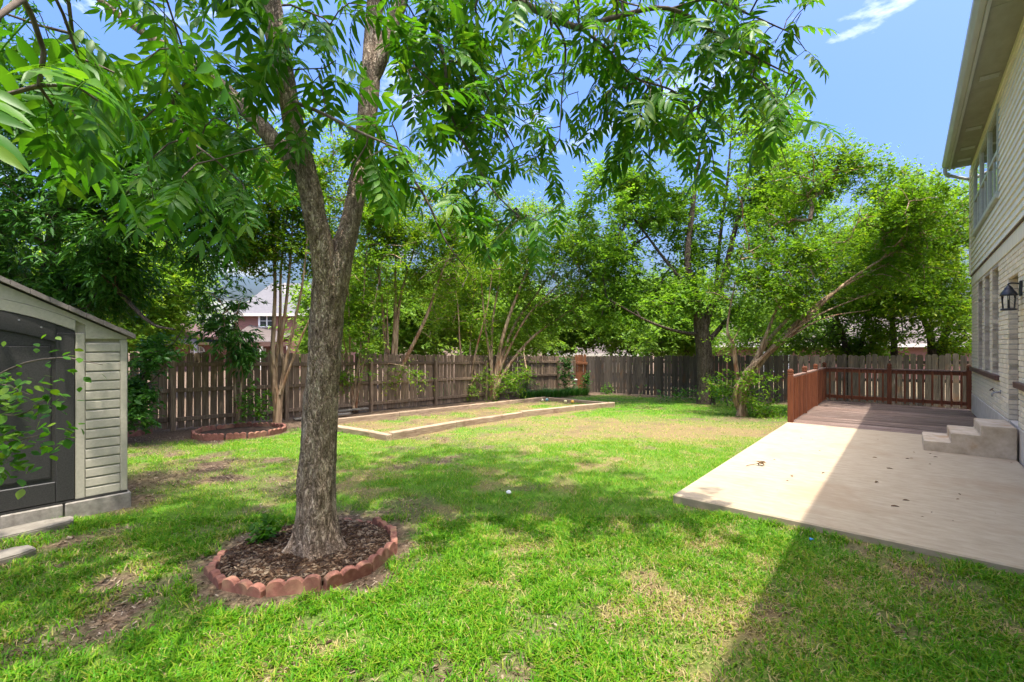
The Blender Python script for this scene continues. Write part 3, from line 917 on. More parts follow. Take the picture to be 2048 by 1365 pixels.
for s in (0, 1):
    f = (lambda v: v) if s == 0 else (lambda v: 2 * VC - v)
    def sb(name, mat, u0, u1, va, vb, z0, z1, ch=0.004):
        a, b = sorted((f(va), f(vb)))
        return sbox(name, mat, u0, u1, a, b, z0, z1, ch=ch)
    sb('corner_trim', M_shedw, SU - 0.04, SU + 0.004, 1.032, VS, ZB, 1.665, 0.008)
    sb('door_trim', M_shedw, SU - 0.04, SU + 0.004, 0.700, 0.770, ZB, 1.72, 0.006)
    z = ZB
    n = 16
    hh = (1.63 - ZB) / n
    a, b = sorted((f(0.773), f(1.029)))
    for i in range(n):
        mb = MB()
        zz = z + i * hh
        mb.prism([(SU - 0.035, a, zz + 0.004), (SU - 0.001, a, zz + 0.004), (SU + 0.003, a, zz + 0.010), (SU + 0.001, a, zz + hh * 0.84), (SU - 0.006, a, zz + hh * 0.93), (SU - 0.008, a, zz + hh - 0.002), (SU - 0.035, a, zz + hh - 0.003)], (0, b - a, 0))
        obj('siding_row', mb.mesh('siding_row', recalc=True), M_shedw, shed, off_s)
# gable panel above, following the door arch
def arch(v): return 1.745 + 0.20 * (1 - ((v - VC) / 0.80) ** 2)
vs_ = np.linspace(VC - 0.80, VC + 0.80, 25)
top = []
mb = MB()
outer = [(SU + 0.002, VS - 0.004, 1.668), (SU + 0.002, VS - 0.004, zev - 0.012), (SU + 0.002, VC, zr(VC) - 0.02), (SU + 0.002, VL + 0.004, zev - 0.012), (SU + 0.002, VL + 0.004, 1.668), (SU + 0.002, VC - 0.872, 1.668), (SU + 0.002, VC - 0.872, 1.80)]
inner = [(SU + 0.002, v_, min(arch(v_) + 0.10, zr(v_) - 0.06)) for v_ in vs_]
outer2 = [(SU + 0.002, VC + 0.872, 1.80), (SU + 0.002, VC + 0.872, 1.668)]
mb.prism(outer + inner + outer2, (-0.025, 0, 0))
obj('gable_panel', mb.mesh('gable_panel', recalc=True), M_shedw, shed, off_s)
mb = MB()
i1 = [(SU + 0.006, v_, min(arch(v_) + 0.097, zr(v_) - 0.063)) for v_ in vs_]
i2 = [(SU + 0.006, v_, arch(v_)) for v_ in vs_[::-1]]
mb.prism(i1 + i2, (-0.03, 0, 0))
obj('door_arch', mb.mesh('door_arch', recalc=True), M_shedw, shed, off_s)
for s, (va, vb) in enumerate(((VC + 0.004, VC + 0.796), (VC - 0.796, VC - 0.004))):
    mb = MB()
    vv_ = np.linspace(va, vb, 12)
    mb.prism([(SU - 0.008, vb, ZB + 0.005), (SU - 0.008, va, ZB + 0.005)] + [(SU - 0.008, v_, arch(v_) - 0.006) for v_ in vv_], (-0.03, 0, 0))
    d = obj('door', mb.mesh('door', recalc=True), M_shedd, shed, off_s)
    # raised stiles and rails round a recessed panel
    mb = MB()
    e = 0.13
    mb.cbox(SU - 0.012, SU + 0.010, va, va + e, ZB + 0.008, 1.72, 0.006)
    mb.cbox(SU - 0.012, SU + 0.010, vb - e, vb, ZB + 0.008, 1.72, 0.006)
    mb.cbox(SU - 0.012, SU + 0.009, va + e + 0.001, vb - e - 0.001, ZB + 0.008, ZB + 0.20, 0.006)
    vi = np.linspace(va + e + 0.001, vb - e - 0.001, 9)
    mb.prism([(SU + 0.009, v_, arch(v_) - 0.012) for v_ in vi] + [(SU + 0.009, v_, arch(v_) - 0.17) for v_ in vi[::-1]], (-0.02, 0, 0))
    obj('door_panel_frame', mb.mesh('door_panel_frame', recalc=True), M_shedd, d, (0, 0, 0))
    mb = MB()
    mb.cbox(SU - 0.008, SU + 0.004, va + e + 0.03, vb - e - 0.03, ZB + 0.24, 1.60, 0.01)
    obj('door_panel', mb.mesh('door_panel'), M_shedd, d, (0, 0, 0))
# bolts on door, roof tiles along the rake, roof slabs
mb = MB()
for (v_, z_) in ((0.33, 1.83), (0.47, 1.77)):
    mb.tube([(SU + 0.008, v_, z_), (SU + 0.014, v_, z_)], 0.008, 8)
obj('bolt', mb.mesh('bolt'), M_grey, shed, off_s)
for s in (1, -1):
    vt = VC
    step = 0.1245
    n = 10
    for i in range(n):
        a, b = VC + s * (i * step + 0.0015), VC + s * ((i + 1) * step - 0.0015)
        za, zb_ = zr(a) + 0.0, zr(b) + 0.0
        mb = MB()
        dz = 0.004 * (i % 2)
        mb.prism([(SU + 0.07, a, za), (SU + 0.07, b, zb_), (SU + 0.07, b, zb_ + 0.042), (SU + 0.07, a, za + 0.047)], (-2.4, 0, 0))
        obj('roof_tile', mb.mesh('roof_tile', recalc=True), M_shedr, shed, off_s)
hh0 = 0.13
vb_ = [VS + 0.03, 0.62, 0.21, -0.20, -0.61, -1.02, VL - 0.03]
for a, b in zip(vb_[1:], vb_[:-1]):
    sbox('foundation_block', M_block, SU - 0.18, SU + 0.035 + random.uniform(-0.005, 0.005), a + 0.006, b - 0.006, -0.12, hh0 - 0.012 + random.uniform(-0.004, 0.002), ch=0.008)
for ub in np.arange(SU - 0.60, SU - 2.3, -0.42):
    sbox('foundation_block', M_block, ub, ub + 0.405, VS - 0.16, VS + 0.028, -0.12, hh0 - 0.012, ch=0.008)
hbx = sbox('base_strip', M_shedd, SU - 2.22, SU + 0.012, VL + 0.005, VS - 0.003, hh0 - 0.010, ZB + 0.001)

# ------------------------------------------------------------------ stepping slabs
def slab(px, py, w, d, rz, label):
    p = G(px, py)
    bm = bmesh.new()
    n = 11
    ring = []
    for k in range(n):
        t = 2 * math.pi * k / n
        c, s = math.cos(t), math.sin(t)
        q = (abs(c) ** 6 + abs(s) ** 6) ** (-1 / 6) * random.uniform(0.90, 1.04)
        ring.append((c * q * w / 2, s * q * d / 2))
    mb = MB(); mb.prism([(a, b, -0.05) for a, b in ring], (0, 0, 0.085))
    me = mb.mesh('stepping_slab', recalc=True)
    bm.from_mesh(me); bmesh.ops.bevel(bm, geom=list(bm.edges), offset=0.01, segments=2, affect='EDGES'); bm.to_mesh(me); bm.free()
    o = obj('stepping_slab', me, M_slab, None, tuple(p), (0.02, -0.03, rz))
    tag(o, label, 'slab')
slab(52, 1064, 0.62, 0.26, math.pi / 2 - A - 0.05, 'long grey concrete slab lying against the shed door blocks')
slab(5, 1118, 0.34, 0.22, math.pi / 2 - A + 0.1, 'small grey slab in the grass at the left edge, before the shed')
# ------------------------------------------------------------------ scalloped edging rings
def edging_mesh(n=3, w=0.110, h=0.125, t=0.052):
    L = n * w
    prof = [(-L / 2, 0), (L / 2, 0)]
    for k in range(n - 1, -1, -1):
        cx = -L / 2 + (k + 0.5) * w
        for j in range(7):
            a = math.pi * (j + 0.5) / 7
            prof.append((cx + math.cos(a) * w * 0.5, h - 0.037 + math.sin(a) * 0.037))
    mb = MB(); mb.prism([(x, -t / 2, z) for x, z in prof], (0, t, 0))
    me = mb.mesh('edging_block', recalc=True)
    bm = bmesh.new(); bm.from_mesh(me)
    big = [e for e in bm.edges if len(e.link_faces) == 2 and e.calc_face_angle(0) > 1.2 and max(v.co.z for v in e.verts) > 0.05]
    bmesh.ops.bevel(bm, geom=big, offset=0.004, segments=1, affect='EDGES')
    bm.to_mesh(me); bm.free()
    return me
EM = edging_mesh()
def ring(cx, cy, R, n, zs, label, skip=()):
    z0 = float(gz(cx, cy))
    th = thing('planter_ring', (cx, cy, z0), label, 'planter ring')
    for k in range(n):
        if k in skip: continue
        t = 2 * math.pi * (k + 0.5) / n + random.uniform(-0.015, 0.015)
        r = R + random.uniform(-0.012, 0.012)
        zz = zs(t) + random.uniform(-0.014, 0.012)
        x, y = r * math.cos(t), r * math.sin(t)
        zg = float(gz(cx + x, cy + y)) - z0
        obj('edging_block', EM, M_edging, th, (x, y, zg + zz), (random.uniform(-0.13, 0.16), random.uniform(-0.055, 0.055), t + math.pi / 2 + random.uniform(-0.08, 0.08)))
    return th
def zs1(t):
    a = math.degrees(t) % 360       # 270 = nearest the camera, 0 = right, 90 = far side
    lift = 0.012 * math.cos(math.radians(a - 320))
    if 60 < a < 150: lift -= 0.060
    elif 150 <= a < 215: lift -= 0.030
    return -0.048 + lift
ring(ring1[0], ring1[1], R1, 12, zs1, 'low ring of red scalloped edging blocks around the big tree trunk', skip=(5,))
ring(ring2[0], ring2[1], R2, 14, lambda t: -0.012, 'empty ring of red scalloped edging blocks on the grass near the left fence')
# a few loose edging blocks by the fence behind the shed
for k, (px, py, rz) in enumerate(((262, 872, 0.5), (284, 868, 0.7))):
    p = G(px, py)
    o = obj('edging_block', EM, M_edging, None, (p[0], p[1], p[2] - 0.03), (0.05, 0.02, rz))
    tag(o, ('red edging block half hidden behind the shed corner', 'red edging block on bare soil right of the shed corner, by the fence')[k], 'edging block')

def bed_disc(name, c, R, mound, seed):
    nr, na = 12, 40
    V = [(c[0], c[1], float(gz(*c)) + mound)]
    for i in range(1, nr + 1):
        r = R * i / nr
        for k in range(na):
            t = 2 * math.pi * k / na
            x, y = c[0] + r * math.cos(t), c[1] + r * math.sin(t)
            n = float(n2(np.array(x), np.array(y), 6.0, 3, seed)) - 0.5
            V.append((x, y, float(gz(x, y)) + mound * (1 - 0.6 * (i / nr) ** 2) + 0.03 * n))
    F3 = [(0, 1 + k, 1 + (k + 1) % na) for k in range(na)]
    F4 = [(1 + (i - 1) * na + k, 1 + i * na + k, 1 + i * na + (k + 1) % na, 1 + (i - 1) * na + (k + 1) % na) for i in range(1, nr) for k in range(na)]
    return mesh_np(name, np.array(V), [np.array(F3), np.array(F4)], True)
obj('mulch_bed', bed_disc('mulch_bed', ring1, R1 - 0.02, 0.055, 71), M_mulch, kind='structure')
obj('soil_bed', bed_disc('soil_bed', ring2, R2 - 0.02, 0.045, 73), M_mulch, kind='structure')
# mulch chips
def chips(name, n, sampler, size, mat, thick=0.25):
    xy = sampler(n)
    n = len(xy)
    L = rng.uniform(size[0], size[1], n); w = L * rng.uniform(0.2, 0.5, n); t = w * thick
    yaw = rng.uniform(0, 2 * np.pi, n); pit = rng.normal(0, 0.3, n)
    ex = np.stack([np.cos(yaw) * np.cos(pit), np.sin(yaw) * np.cos(pit), np.sin(pit)], -1)
    ey = np.stack([-np.sin(yaw), np.cos(yaw), rng.normal(0, 0.25, n)], -1)
    ez = np.cross(ex, ey)
    c = xy.copy()
    cor = []
    for a in (-1, 1):
        for b in (-1, 1):
            cor.append(c + ex * (a * L / 2)[:, None] + ey * (b * w / 2)[:, None] * (0.7 if a > 0 else 1))
    top = [q + ez * t[:, None] for q in cor]
    V = np.stack(cor + top, 1).reshape(-1, 3)
    q = np.array([(4, 6, 7, 5), (0, 2, 6, 4), (1, 5, 7, 3), (0, 4, 5, 1), (2, 3, 7, 6)])
    F = (np.arange(n)[:, None, None] * 8 + q[None]).reshape(-1, 4)
    r = np.repeat(rng.random(n), 8)
    return mesh_np(name, V, F, False, {'rnd': r})
M_chip = leafmat('bark_chips', [(0.0, (0.017, 0.009, 0.006)), (0.45, (0.057, 0.032, 0.018)), (0.8, (0.114, 0.072, 0.043)), (1.0, (0.216, 0.162, 0.110))], 0.0, 0.9, spec=0.1)
def samp_ring1(n):
    r = (R1 - 0.03) * np.sqrt(rng.random(n)); t = rng.uniform(0, 2 * np.pi, n)
    x, y = ring1[0] + r * np.cos(t), ring1[1] + r * np.sin(t)
    k = np.hypot(x + 1.48, y - 3.6) > 0.2
    x, y, r = x[k], y[k], r[k]
    z = gz(x, y) + 0.055 * (1 - 0.6 * (r / R1) ** 2) + 0.03 * (n2(x, y, 6.0, 3, 71) - 0.5) + 0.002
    return np.stack([x, y, z], -1)
obj('mulch_chips', chips('mulch_chips', 3600, samp_ring1, (0.012, 0.05), M_chip), M_chip, label='dark brown bark chips covering the soil around the trunk', kind='stuff')
def samp_bare(n):
    D = rng.uniform(2.2, 9, n * 6); x = rng.uniform(-1.25, 1.2, n * 6) * D
    d, b = maps(x, D)
    u, v = x * ca - D * sa, x * sa + D * ca
    k = (b + 0.35 * d > rng.uniform(0.25, 1.2, n * 6)) & ~((u > -1.86) & (v > 4.66)) & ~((u < SU + 0.06) & (v < 1.2)) & (np.hypot(x - ring1[0], D - ring1[1]) > 0.72)
    x, D = x[k][:n], D[k][:n]
    return np.stack([x, D, gz(x, D) - 0.002], -1)
M_litter = leafmat('dry_litter', [(0.0, (0.036, 0.022, 0.013)), (0.4, (0.108, 0.070, 0.040)), (0.75, (0.230, 0.168, 0.099)), (1.0, (0.346, 0.280, 0.198))], 0.0, 0.9, spec=0.1)
obj('leaf_litter', chips('leaf_litter', 10000, samp_bare, (0.008, 0.040), M_litter, 0.12), M_litter, label='brown leaf litter and straw scattered over the bare patches of lawn', kind='stuff')

# ------------------------------------------------------------------ timber bed
tb = thing('timber_bed', G(960, 850), 'long rectangular garden bed framed with weathered landscape timbers on the lawn', 'garden bed')
t0 = np.array(tb.location)
def timber(a, b, h=0.115, w=0.13, dz=0.0):
    pa, pb = G(*a), G(*b)
    d = pb - pa
    L = float(np.linalg.norm(d)) - 0.012
    mb = MB().cbox(-L / 2, L / 2, -w / 2, w / 2, -0.06, h, 0.014)
    c = (pa + pb) / 2
    obj('timber', mb.mesh('timber'), M_timber, tb, tuple(c - t0 + np.array([0, 0.06, dz])), (random.uniform(-0.05, 0.05), -math.asin(d[2] / np.linalg.norm(d)) + random.uniform(-0.006, 0.006), math.atan2(d[1], d[0])))
ft = [(779, 881), (908, 856), (1042, 834), (1148, 821), (1228, 813.5)]
for a, b in zip(ft[:-1], ft[1:]): timber(a, b, 0.125, dz=random.uniform(-0.01, 0.01))
lt = [(664, 861), (744, 875), (778, 882)]
for a, b in zip(lt[:-1], lt[1:]): timber(a, b, 0.105)
bt = [(640, 851), (795, 833), (935, 817), (1090, 800)]
for a, b in zip(bt[:-1], bt[1:]): timber(a, b, 0.10)
rt = [(1094, 800), (1160, 806), (1224, 812)]
for a, b in zip(rt[:-1], rt[1:]): timber(a, b, 0.09)

# loose boards lying along the left fence behind the trunk
for k, (a, b, lab) in enumerate((((588, 842), (700, 832), 'grey weathered board lying on the soil below the left fence, behind the trunk'), ((640, 833), (735, 825), 'second loose board stacked closer to the left fence, behind the trunk'))):
    pa, pb = G(*a), G(*b)
    L = float(np.linalg.norm(pb - pa))
    o = obj('loose_board', MB().cbox(-L / 2, L / 2, -0.07, 0.07, 0, 0.04, 0.004).mesh('loose_board'), M_slab, None, tuple((pa + pb) / 2 + np.array([0, 0, 0.03 + 0.05 * k])), (0, 0, math.atan2(pb[1] - pa[1], pb[0] - pa[0])))
    tag(o, lab, 'board')
# pipe in the back corner
p = G(1153, 787)
mb = MB().lathe([(0.055, -0.1), (0.055, 0.55), (0.068, 0.55), (0.068, 0.62), (0.05, 0.63)], 0, 0, 14)
o = obj('drain_pipe', mb.mesh('drain_pipe', True), M_pvc, None, tuple(p), (0.02, -0.06, 0)); tag(o, 'pale grey pipe standing upright in the back corner of the yard', 'pipe')
# balls at the far end of the bed
def ball(px, py, r, col, lab, nm):
    p = G(px, py)
    m = surf('ball_' + nm, [(0.3, tuple(c * 0.8 for c in col)), (0.7, col)], 12, (1, 1, 1), 0.6, 0.1, 0.001)
    mb = MB().lathe([(r * math.sin(math.pi * (k + 0.15) / 10.3), -r * math.cos(math.pi * (k + 0.15) / 10.3)) for k in range(11)], 0, 0, 16)
    me = mb.mesh('ball', True)
    o = obj('ball', me, m, None, (p[0], p[1], p[2] + r * 0.9)); tag(o, lab, 'ball', 'balls left in the garden bed')
ball(1085, 803, 0.045, (0.72, 0.66, 0.45), 'small cream ball in the far left corner of the timber bed', 'cream')
ball(1094, 803, 0.055, (0.10, 0.22, 0.24), 'small dark teal ball in the far left corner of the timber bed', 'teal')
ball(1131, 806, 0.055, (0.75, 0.70, 0.36), 'pale yellow ball against the far end timber', 'pale')
ball(1145, 807, 0.060, (0.75, 0.46, 0.09), 'orange-yellow ball against the far end timber', 'orange')

# ------------------------------------------------------------------ debris on the patio
M_dry = leafmat('dry_leaf', [(0.0, (0.09, 0.052, 0.028)), (0.5, (0.17, 0.105, 0.058)), (1.0, (0.28, 0.19, 0.10))], 0.1, 0.8, (1, 0.9, 0.7), 0.2)
def curl_mesh(seed):
    r = random.Random(seed)
    n = 6
    V, Fq = [], []
    for i in range(n):
        t = i / (n - 1)
        w = 0.17 * math.sin(math.pi * (0.08 + 0.86 * t))
        z = 0.05 + 0.16 * math.sin(t * 3.0 + r.random()) * r.uniform(0.4, 1)
        yb = 0.12 * math.sin(2.2 * t + seed)
        V += [(t - 0.5, yb - w, z + w * 0.9), (t - 0.5, yb, z * 0.4), (t - 0.5, yb + w, z + w * 0.8)]
    for i in range(n - 1):
        b = 3 * i
        Fq += [(b, b + 1, b + 4, b + 3), (b + 1, b + 2, b + 5, b + 4)]
    V = np.array(V); V[:, 2] -= V[:, 2].min()
    return mesh_np('fallen_leaf', V, np.array(Fq), True, {'rnd': np.full(len(V), r.random())})
CM = [curl_mesh(s) for s in range(5)]
sunny = [(1602, 877, .05), (1625, 879, .03), (1640, 902, .04), (1583, 953, .09), (1575, 962, .04), (1647, 947, .07), (1555, 981, .03), (1549, 920, .04)]
shady = [(1756, 880, .05), (1750, 916, .07), (1780, 938, .08), (1752, 965, .10), (1812, 1001, .08), (1791, 1014, .09), (1828, 905, .04), (1815, 918, .06), (1823, 917, .04), (1860, 908, .05), (1872, 915, .07),
         (1860, 929, .04), (1919, 989, .05), (1915, 999, .05), (1863, 1025, .04), (1906, 1042, .03), (1845, 1034, .03), (2023, 926, .03), (1990, 1027, .03)]
for lst, lab, grp in ((sunny, 'tiny dry curled leaf on the sunlit part of the patio', 'dry leaves on the sunny patio'), (shady, 'tiny dry curled leaf on the shaded part of the patio', 'dry leaves on the shaded patio')):
    for i, (px, py, s) in enumerate(lst):
        p = GP(px, py, 0.081)
        o = obj('fallen_leaf', CM[i % 5], M_dry, None, tuple(p), (0, 0, random.uniform(-0.5, 0.5) + (0 if i % 3 else 1.2)))
        o.scale = (s * 0.8, s * 0.6, s * 0.5)
        tag(o, lab, 'leaf', grp)
tw = thing('dry_seed_cluster', GP(1515, 932, 0.081), 'dried yellowish leaf cluster with a thin curved stalk on the sunny patio', 'dry twig')
mb = MB().tube(spline([(-0.16, -0.04, 0.008), (-0.13, -0.02, 0.012), (-0.05, 0.0, 0.018), (0.04, 0.015, 0.03)], 14), [0.004] * 14, 6)
obj('stalk', mb.mesh('stalk'), M_dry, tw)
M_dryy = leafmat('dry_yellow_leaf', [(0.0, (0.16, 0.11, 0.045)), (1.0, (0.42, 0.33, 0.14))], 0.15, 0.8, (1, 0.9, 0.7), 0.2)
for k in range(9):
    o = obj('dry_leaf', CM[k % 5], M_dryy, tw, (0.05 + random.uniform(-0.03, 0.05), random.uniform(-0.03, 0.04), 0.012 + random.uniform(0, 0.035)), (random.uniform(-0.6, 0.6), random.uniform(-0.7, 0.3), random.uniform(0, 6.28)))
    o.scale = (0.06, 0.07, 0.07)
p = G(1622, 1087)
o = obj('plastic_scrap', MB().prism([(-0.02, -0.008, 0.0), (0.016, -0.012, 0.004), (0.022, 0.008, 0.0), (0.0, 0.014, 0.006), (-0.016, 0.006, 0.0)], (0, 0, 0.006)).mesh('plastic_scrap'), surf('blue_plastic', [(0.3, (0.03, 0.16, 0.42)), (0.7, (0.05, 0.24, 0.55))], 20, rough=0.4), None, (p[0], p[1], p[2] + 0.03), (0.2, 0.1, 0.5)); tag(o, 'tiny scrap of blue plastic in the grass before the patio', 'scrap')
p = G(1017, 990)
o = obj('pale_stone', MB().lathe([(0.012, 0), (0.028, 0.006), (0.03, 0.018), (0.016, 0.032)], 0, 0, 7).mesh('pale_stone'), M_white, None, (p[0], p[1], p[2] + 0.015), (0.2, 0.1, 0.5)); tag(o, 'small white stone lying in the middle of the lawn', 'stone')

# ------------------------------------------------------------------ neighbouring houses
def nhouse_brick():
    D = 50.0
    def X(px): return (px - CX) / FPX * D
    def Zp(py): return CH - (py - HY) / FPX * D
    gb = float(gz(0, D))
    base = np.array([X(540), D, gb])
    h = thing('brick_house', base, 'red brick two-storey neighbouring house with grey roof seen over the left fence', 'house')
    o3 = tuple(-base)
    def part(n, mb, mat, par=h, recalc=True):
        return obj(n, mb.mesh(n, recalc=recalc), mat, par, o3 if par is h else (0, 0, 0))
    ze, zr_ = Zp(628), Zp(556)
    # two-storey block
    part('wall', MB().box(X(475), X(660), D, D + 9, gb, ze), M_nbrick)
    mb = MB()
    a, b, c_, d_ = (X(468), D - 0.5, ze), (X(668), D - 0.5, ze), (X(668), D + 9.5, ze), (X(468), D + 9.5, ze)
    e, f = (X(500), D + 4.5, zr_), (X(650), D + 4.5, zr_)
    mb.v += [a, b, c_, d_, e, f]; mb.f += [(0, 1, 5, 4), (1, 2, 5), (2, 3, 4, 5), (3, 0, 4), (3, 2, 1, 0)]
    r = part('roof', mb, M_nroof)
    part('fascia', MB().box(X(467), X(669), D - 0.56, D - 0.51, ze - 0.28, ze + 0.03), M_cream)
    obj('vent_pipe', MB().box(X(545), X(547.5), D + 2.6, D + 2.75, zr_ - 2.6, zr_ - 0.2).mesh('vent_pipe'), M_cream, r)
    w = part('window', MB().box(X(517.5), X(521), D - 0.12, D + 0.02, Zp(655), Zp(630)), M_white)
    mb = MB().box(X(548), X(551), D - 0.12, D + 0.02, Zp(655), Zp(630)).box(X(521), X(548), D - 0.11, D + 0.02, Zp(632), Zp(630)).box(X(521), X(548), D - 0.11, D + 0.02, Zp(655), Zp(653)).box(X(533.5), X(535.5), D - 0.11, D + 0.02, Zp(653), Zp(632)).box(X(521), X(548), D - 0.10, D + 0.02, Zp(643), Zp(642))
    obj('frame', mb.mesh('frame'), M_white, w)
    obj('pane', MB().box(X(521), X(548), D - 0.04, D - 0.02, Zp(653), Zp(632)).mesh('pane'), M_glass, w)
    # single-storey wing on the left with gabled porch
    zl = Zp(686)
    part('wing_wall', MB().box(X(365), X(475), D - 4, D + 6, gb, zl), M_nbrick)
    mb = MB(); mb.v += [(X(355), D - 4.5, zl), (X(480), D - 4.5, zl), (X(480), D + 6.5, zl), (X(355), D + 6.5, zl), (X(400), D + 1, Zp(660)), (X(480), D + 1, Zp(655))]
    mb.f += [(0, 1, 5, 4), (1, 2, 5), (2, 3, 4, 5), (3, 0, 4), (3, 2, 1, 0)]
    part('wing_roof', mb, M_nroof2)
    part('wing_fascia', MB().box(X(355), X(480), D - 4.56, D - 4.51, zl - 0.22, zl + 0.02), M_cream)
    zg = Zp(678)
    mb = MB().prism([(X(380), D - 7.2, zg - 0.15), (X(380), D - 7.2, zg + 0.1), (X(437), D - 7.2, Zp(651)), (X(494), D - 7.2, zg + 0.1), (X(494), D - 7.2, zg - 0.15), (X(437), D - 7.2, Zp(651) - 0.28)], (0, 4, 0))
    part('porch_roof', mb, M_brown)
    part('porch_gable', MB().prism([(X(392), D - 6.6, zg - 0.1), (X(437), D - 6.6, Zp(654) - 0.1), (X(482), D - 6.6, zg - 0.1)], (0, 0.2, 0)), M_brown)
    part('porch_beam', MB().box(X(392), X(482), D - 6.9, D - 6.65, zg - 0.55, zg - 0.16), M_nroof)
    for px in (396, 478):
        part('porch_post', MB().box(X(px) - 0.12, X(px) + 0.12, D - 6.9, D - 6.66, gb, zg - 0.5), M_grey)
    # lean-to tan roof strip and beam
    mb = MB(); mb.v += [(X(486), D - 3.2, Zp(684)), (X(585), D - 3.2, Zp(684)), (X(585), D - 0.05, Zp(668)), (X(500), D - 0.05, Zp(650)), (X(486), D - 3.2, Zp(684) - 0.15), (X(585), D - 3.2, Zp(684) - 0.15)]
    mb.f += [(0, 1, 2, 3), (4, 5, 1, 0), (4, 0, 3), (5, 2, 1), (4, 3, 2, 5)]
    part('lean_to_roof', mb, M_nroof2)
    part('pergola_beam', MB().box(X(525), X(612), D - 3.4, D - 3.2, Zp(693), Zp(685)), M_brown)
    for px in (556, 606):
        part('pergola_post', MB().box(X(px) - 0.12, X(px) + 0.12, D - 3.4, D - 3.16, gb, Zp(693)), M_cream)
    # arched window and square windows
    aw = [(X(433), D - 4.1, Zp(712)), (X(459), D - 4.1, Zp(712))] + [(X(446) + 13 * D / FPX * math.cos(math.pi * k / 10), D - 4.1, Zp(702) + 10 * D / FPX * math.sin(math.pi * k / 10)) for k in range(11)]
    w = part('window', MB().prism(aw, (0, 0.12, 0)), M_white)
    s_ = [(X(446) + (p_[0] - X(446)) * 0.86, D - 4.14, Zp(703) + (p_[2] - Zp(703)) * 0.84) for p_ in aw]
    obj('pane', MB().prism(s_, (0, 0.05, 0)).mesh('pane', recalc=True), M_glass, w)
    mb = MB()
    for px in (441, 451): mb.box(X(px) - 0.03, X(px) + 0.03, D - 4.17, D - 4.13, Zp(711), Zp(694))
    mb.box(X(435), X(457), D - 4.168, D - 4.131, Zp(703) - 0.03, Zp(703) + 0.03)
    obj('muntins', mb.mesh('muntins'), M_white, w)
    w = part('window', MB().box(X(491), X(532), D - 0.10, D + 0.02, Zp(722), Zp(697)), M_white)
    mb = MB().box(X(493), X(511), D - 0.13, D - 0.09, Zp(720), Zp(699)).box(X(513), X(530), D - 0.13, D - 0.09, Zp(720), Zp(699))
    obj('pane', mb.mesh('pane'), M_glass, w)
nhouse_brick()
def nhouse_hip(name, pxs, apex, eave_y, D, depth, label, roofmat, wallmat):
    def X(px): return (px - CX) / FPX * D
    def Zp(py): return CH - (py - HY) / FPX * D
    gb = float(gz(0, D))
    ze = Zp(eave_y)
    base = np.array([X((pxs[0] + pxs[1]) / 2), D, gb])
    h = thing(name, base, label, 'house')
    o3 = tuple(-base)
    obj('wall', MB().box(X(pxs[0]) + 0.5, X(pxs[1]) - 0.5, D + 0.5, D + depth - 0.5, gb, ze).mesh('wall'), wallmat, h, o3)
    mb = MB()
    mb.v += [(X(pxs[0]), D, ze), (X(pxs[1]), D, ze), (X(pxs[1]), D + depth, ze), (X(pxs[0]), D + depth, ze), (X(apex[0]), D + depth / 2, Zp(apex[2])), (X(apex[1]), D + depth / 2, Zp(apex[2]))]
    mb.f += [(0, 1, 5, 4), (1, 2, 5), (2, 3, 4, 5), (3, 0, 4), (3, 2, 1, 0)]
    obj('roof', mb.mesh('roof', recalc=True), roofmat, h, o3)
    obj('fascia', MB().box(X(pxs[0]) - 0.02, X(pxs[1]) + 0.02, D - 0.06, D - 0.01, ze - 0.22, ze + 0.02).mesh('fascia'), M_cream, h, o3)
    w = obj('window', MB().box(X(apex[0]) - 0.9, X(apex[0]) + 0.9, D + 0.42, D + 0.52, ze - 1.9, ze - 0.5).mesh('window'), M_white, h, o3)
    obj('pane', MB().box(X(apex[0]) - 0.8, X(apex[0]) + 0.8, D + 0.40, D + 0.43, ze - 1.8, ze - 0.6).mesh('pane'), M_glass, w)
nhouse_hip('tan_roof_house', (1118, 1300), (1190, 1215, 672), 708, 42.0, 9.0, 'low house with a tan hipped roof beyond the back corner of the fence', M_nroof2, M_cream)
nhouse_hip('garage', (1092, 1150), (1110, 1140, 690), 706, 52.0, 6.0, 'small low garage roof left of the tan hipped roof beyond the fence', M_nroof2, M_cream)
nhouse_hip('long_roof_house', (1425, 2080), (1560, 2000, 622), 688, 31.0, 11.0, 'long low house with pale pinkish roof half hidden by trees behind the deck', M_nroof2, M_nbrick)
# ------------------------------------------------------------------ foliage tools
def unit(a):
    return a / (np.linalg.norm(a, axis=-1, keepdims=True) + 1e-9)
DIAMOND = (np.array([(0, 0, 0), (0.42, 0.24, 0.05), (1, 0, -0.04), (0.42, -0.24, 0.05)]), [np.array([(0, 1, 2), (0, 2, 3)])])
NARROW = (np.array([(0, 0, 0), (0.38, 0.13, 0.03), (1, 0, -0.10), (0.38, -0.13, 0.03)]), [np.array([(0, 1, 2), (0, 2, 3)])])
OVAL = (np.array([(0, 0, 0), (0.28, 0.26, 0.05), (0.68, 0.25, 0.04), (1, 0, -0.05), (0.68, -0.25, 0.04), (0.28, -0.26, 0.05)]), [np.array([(0, 1, 2, 3), (0, 3, 4, 5)])])
def place_template(tmpl, pos, ex, ey, ez, size):
    T, Fs = tmpl
    k = len(T)
    V = pos[:, None, :] + size[:, None, None] * (T[None, :, 0:1] * ex[:, None, :] + T[None, :, 1:2] * ey[:, None, :] + T[None, :, 2:3] * ez[:, None, :])
    n = len(pos)
    F = [(np.arange(n)[:, None, None] * k + f[None]).reshape(-1, f.shape[1]) for f in Fs]
    return V.reshape(-1, 3), F
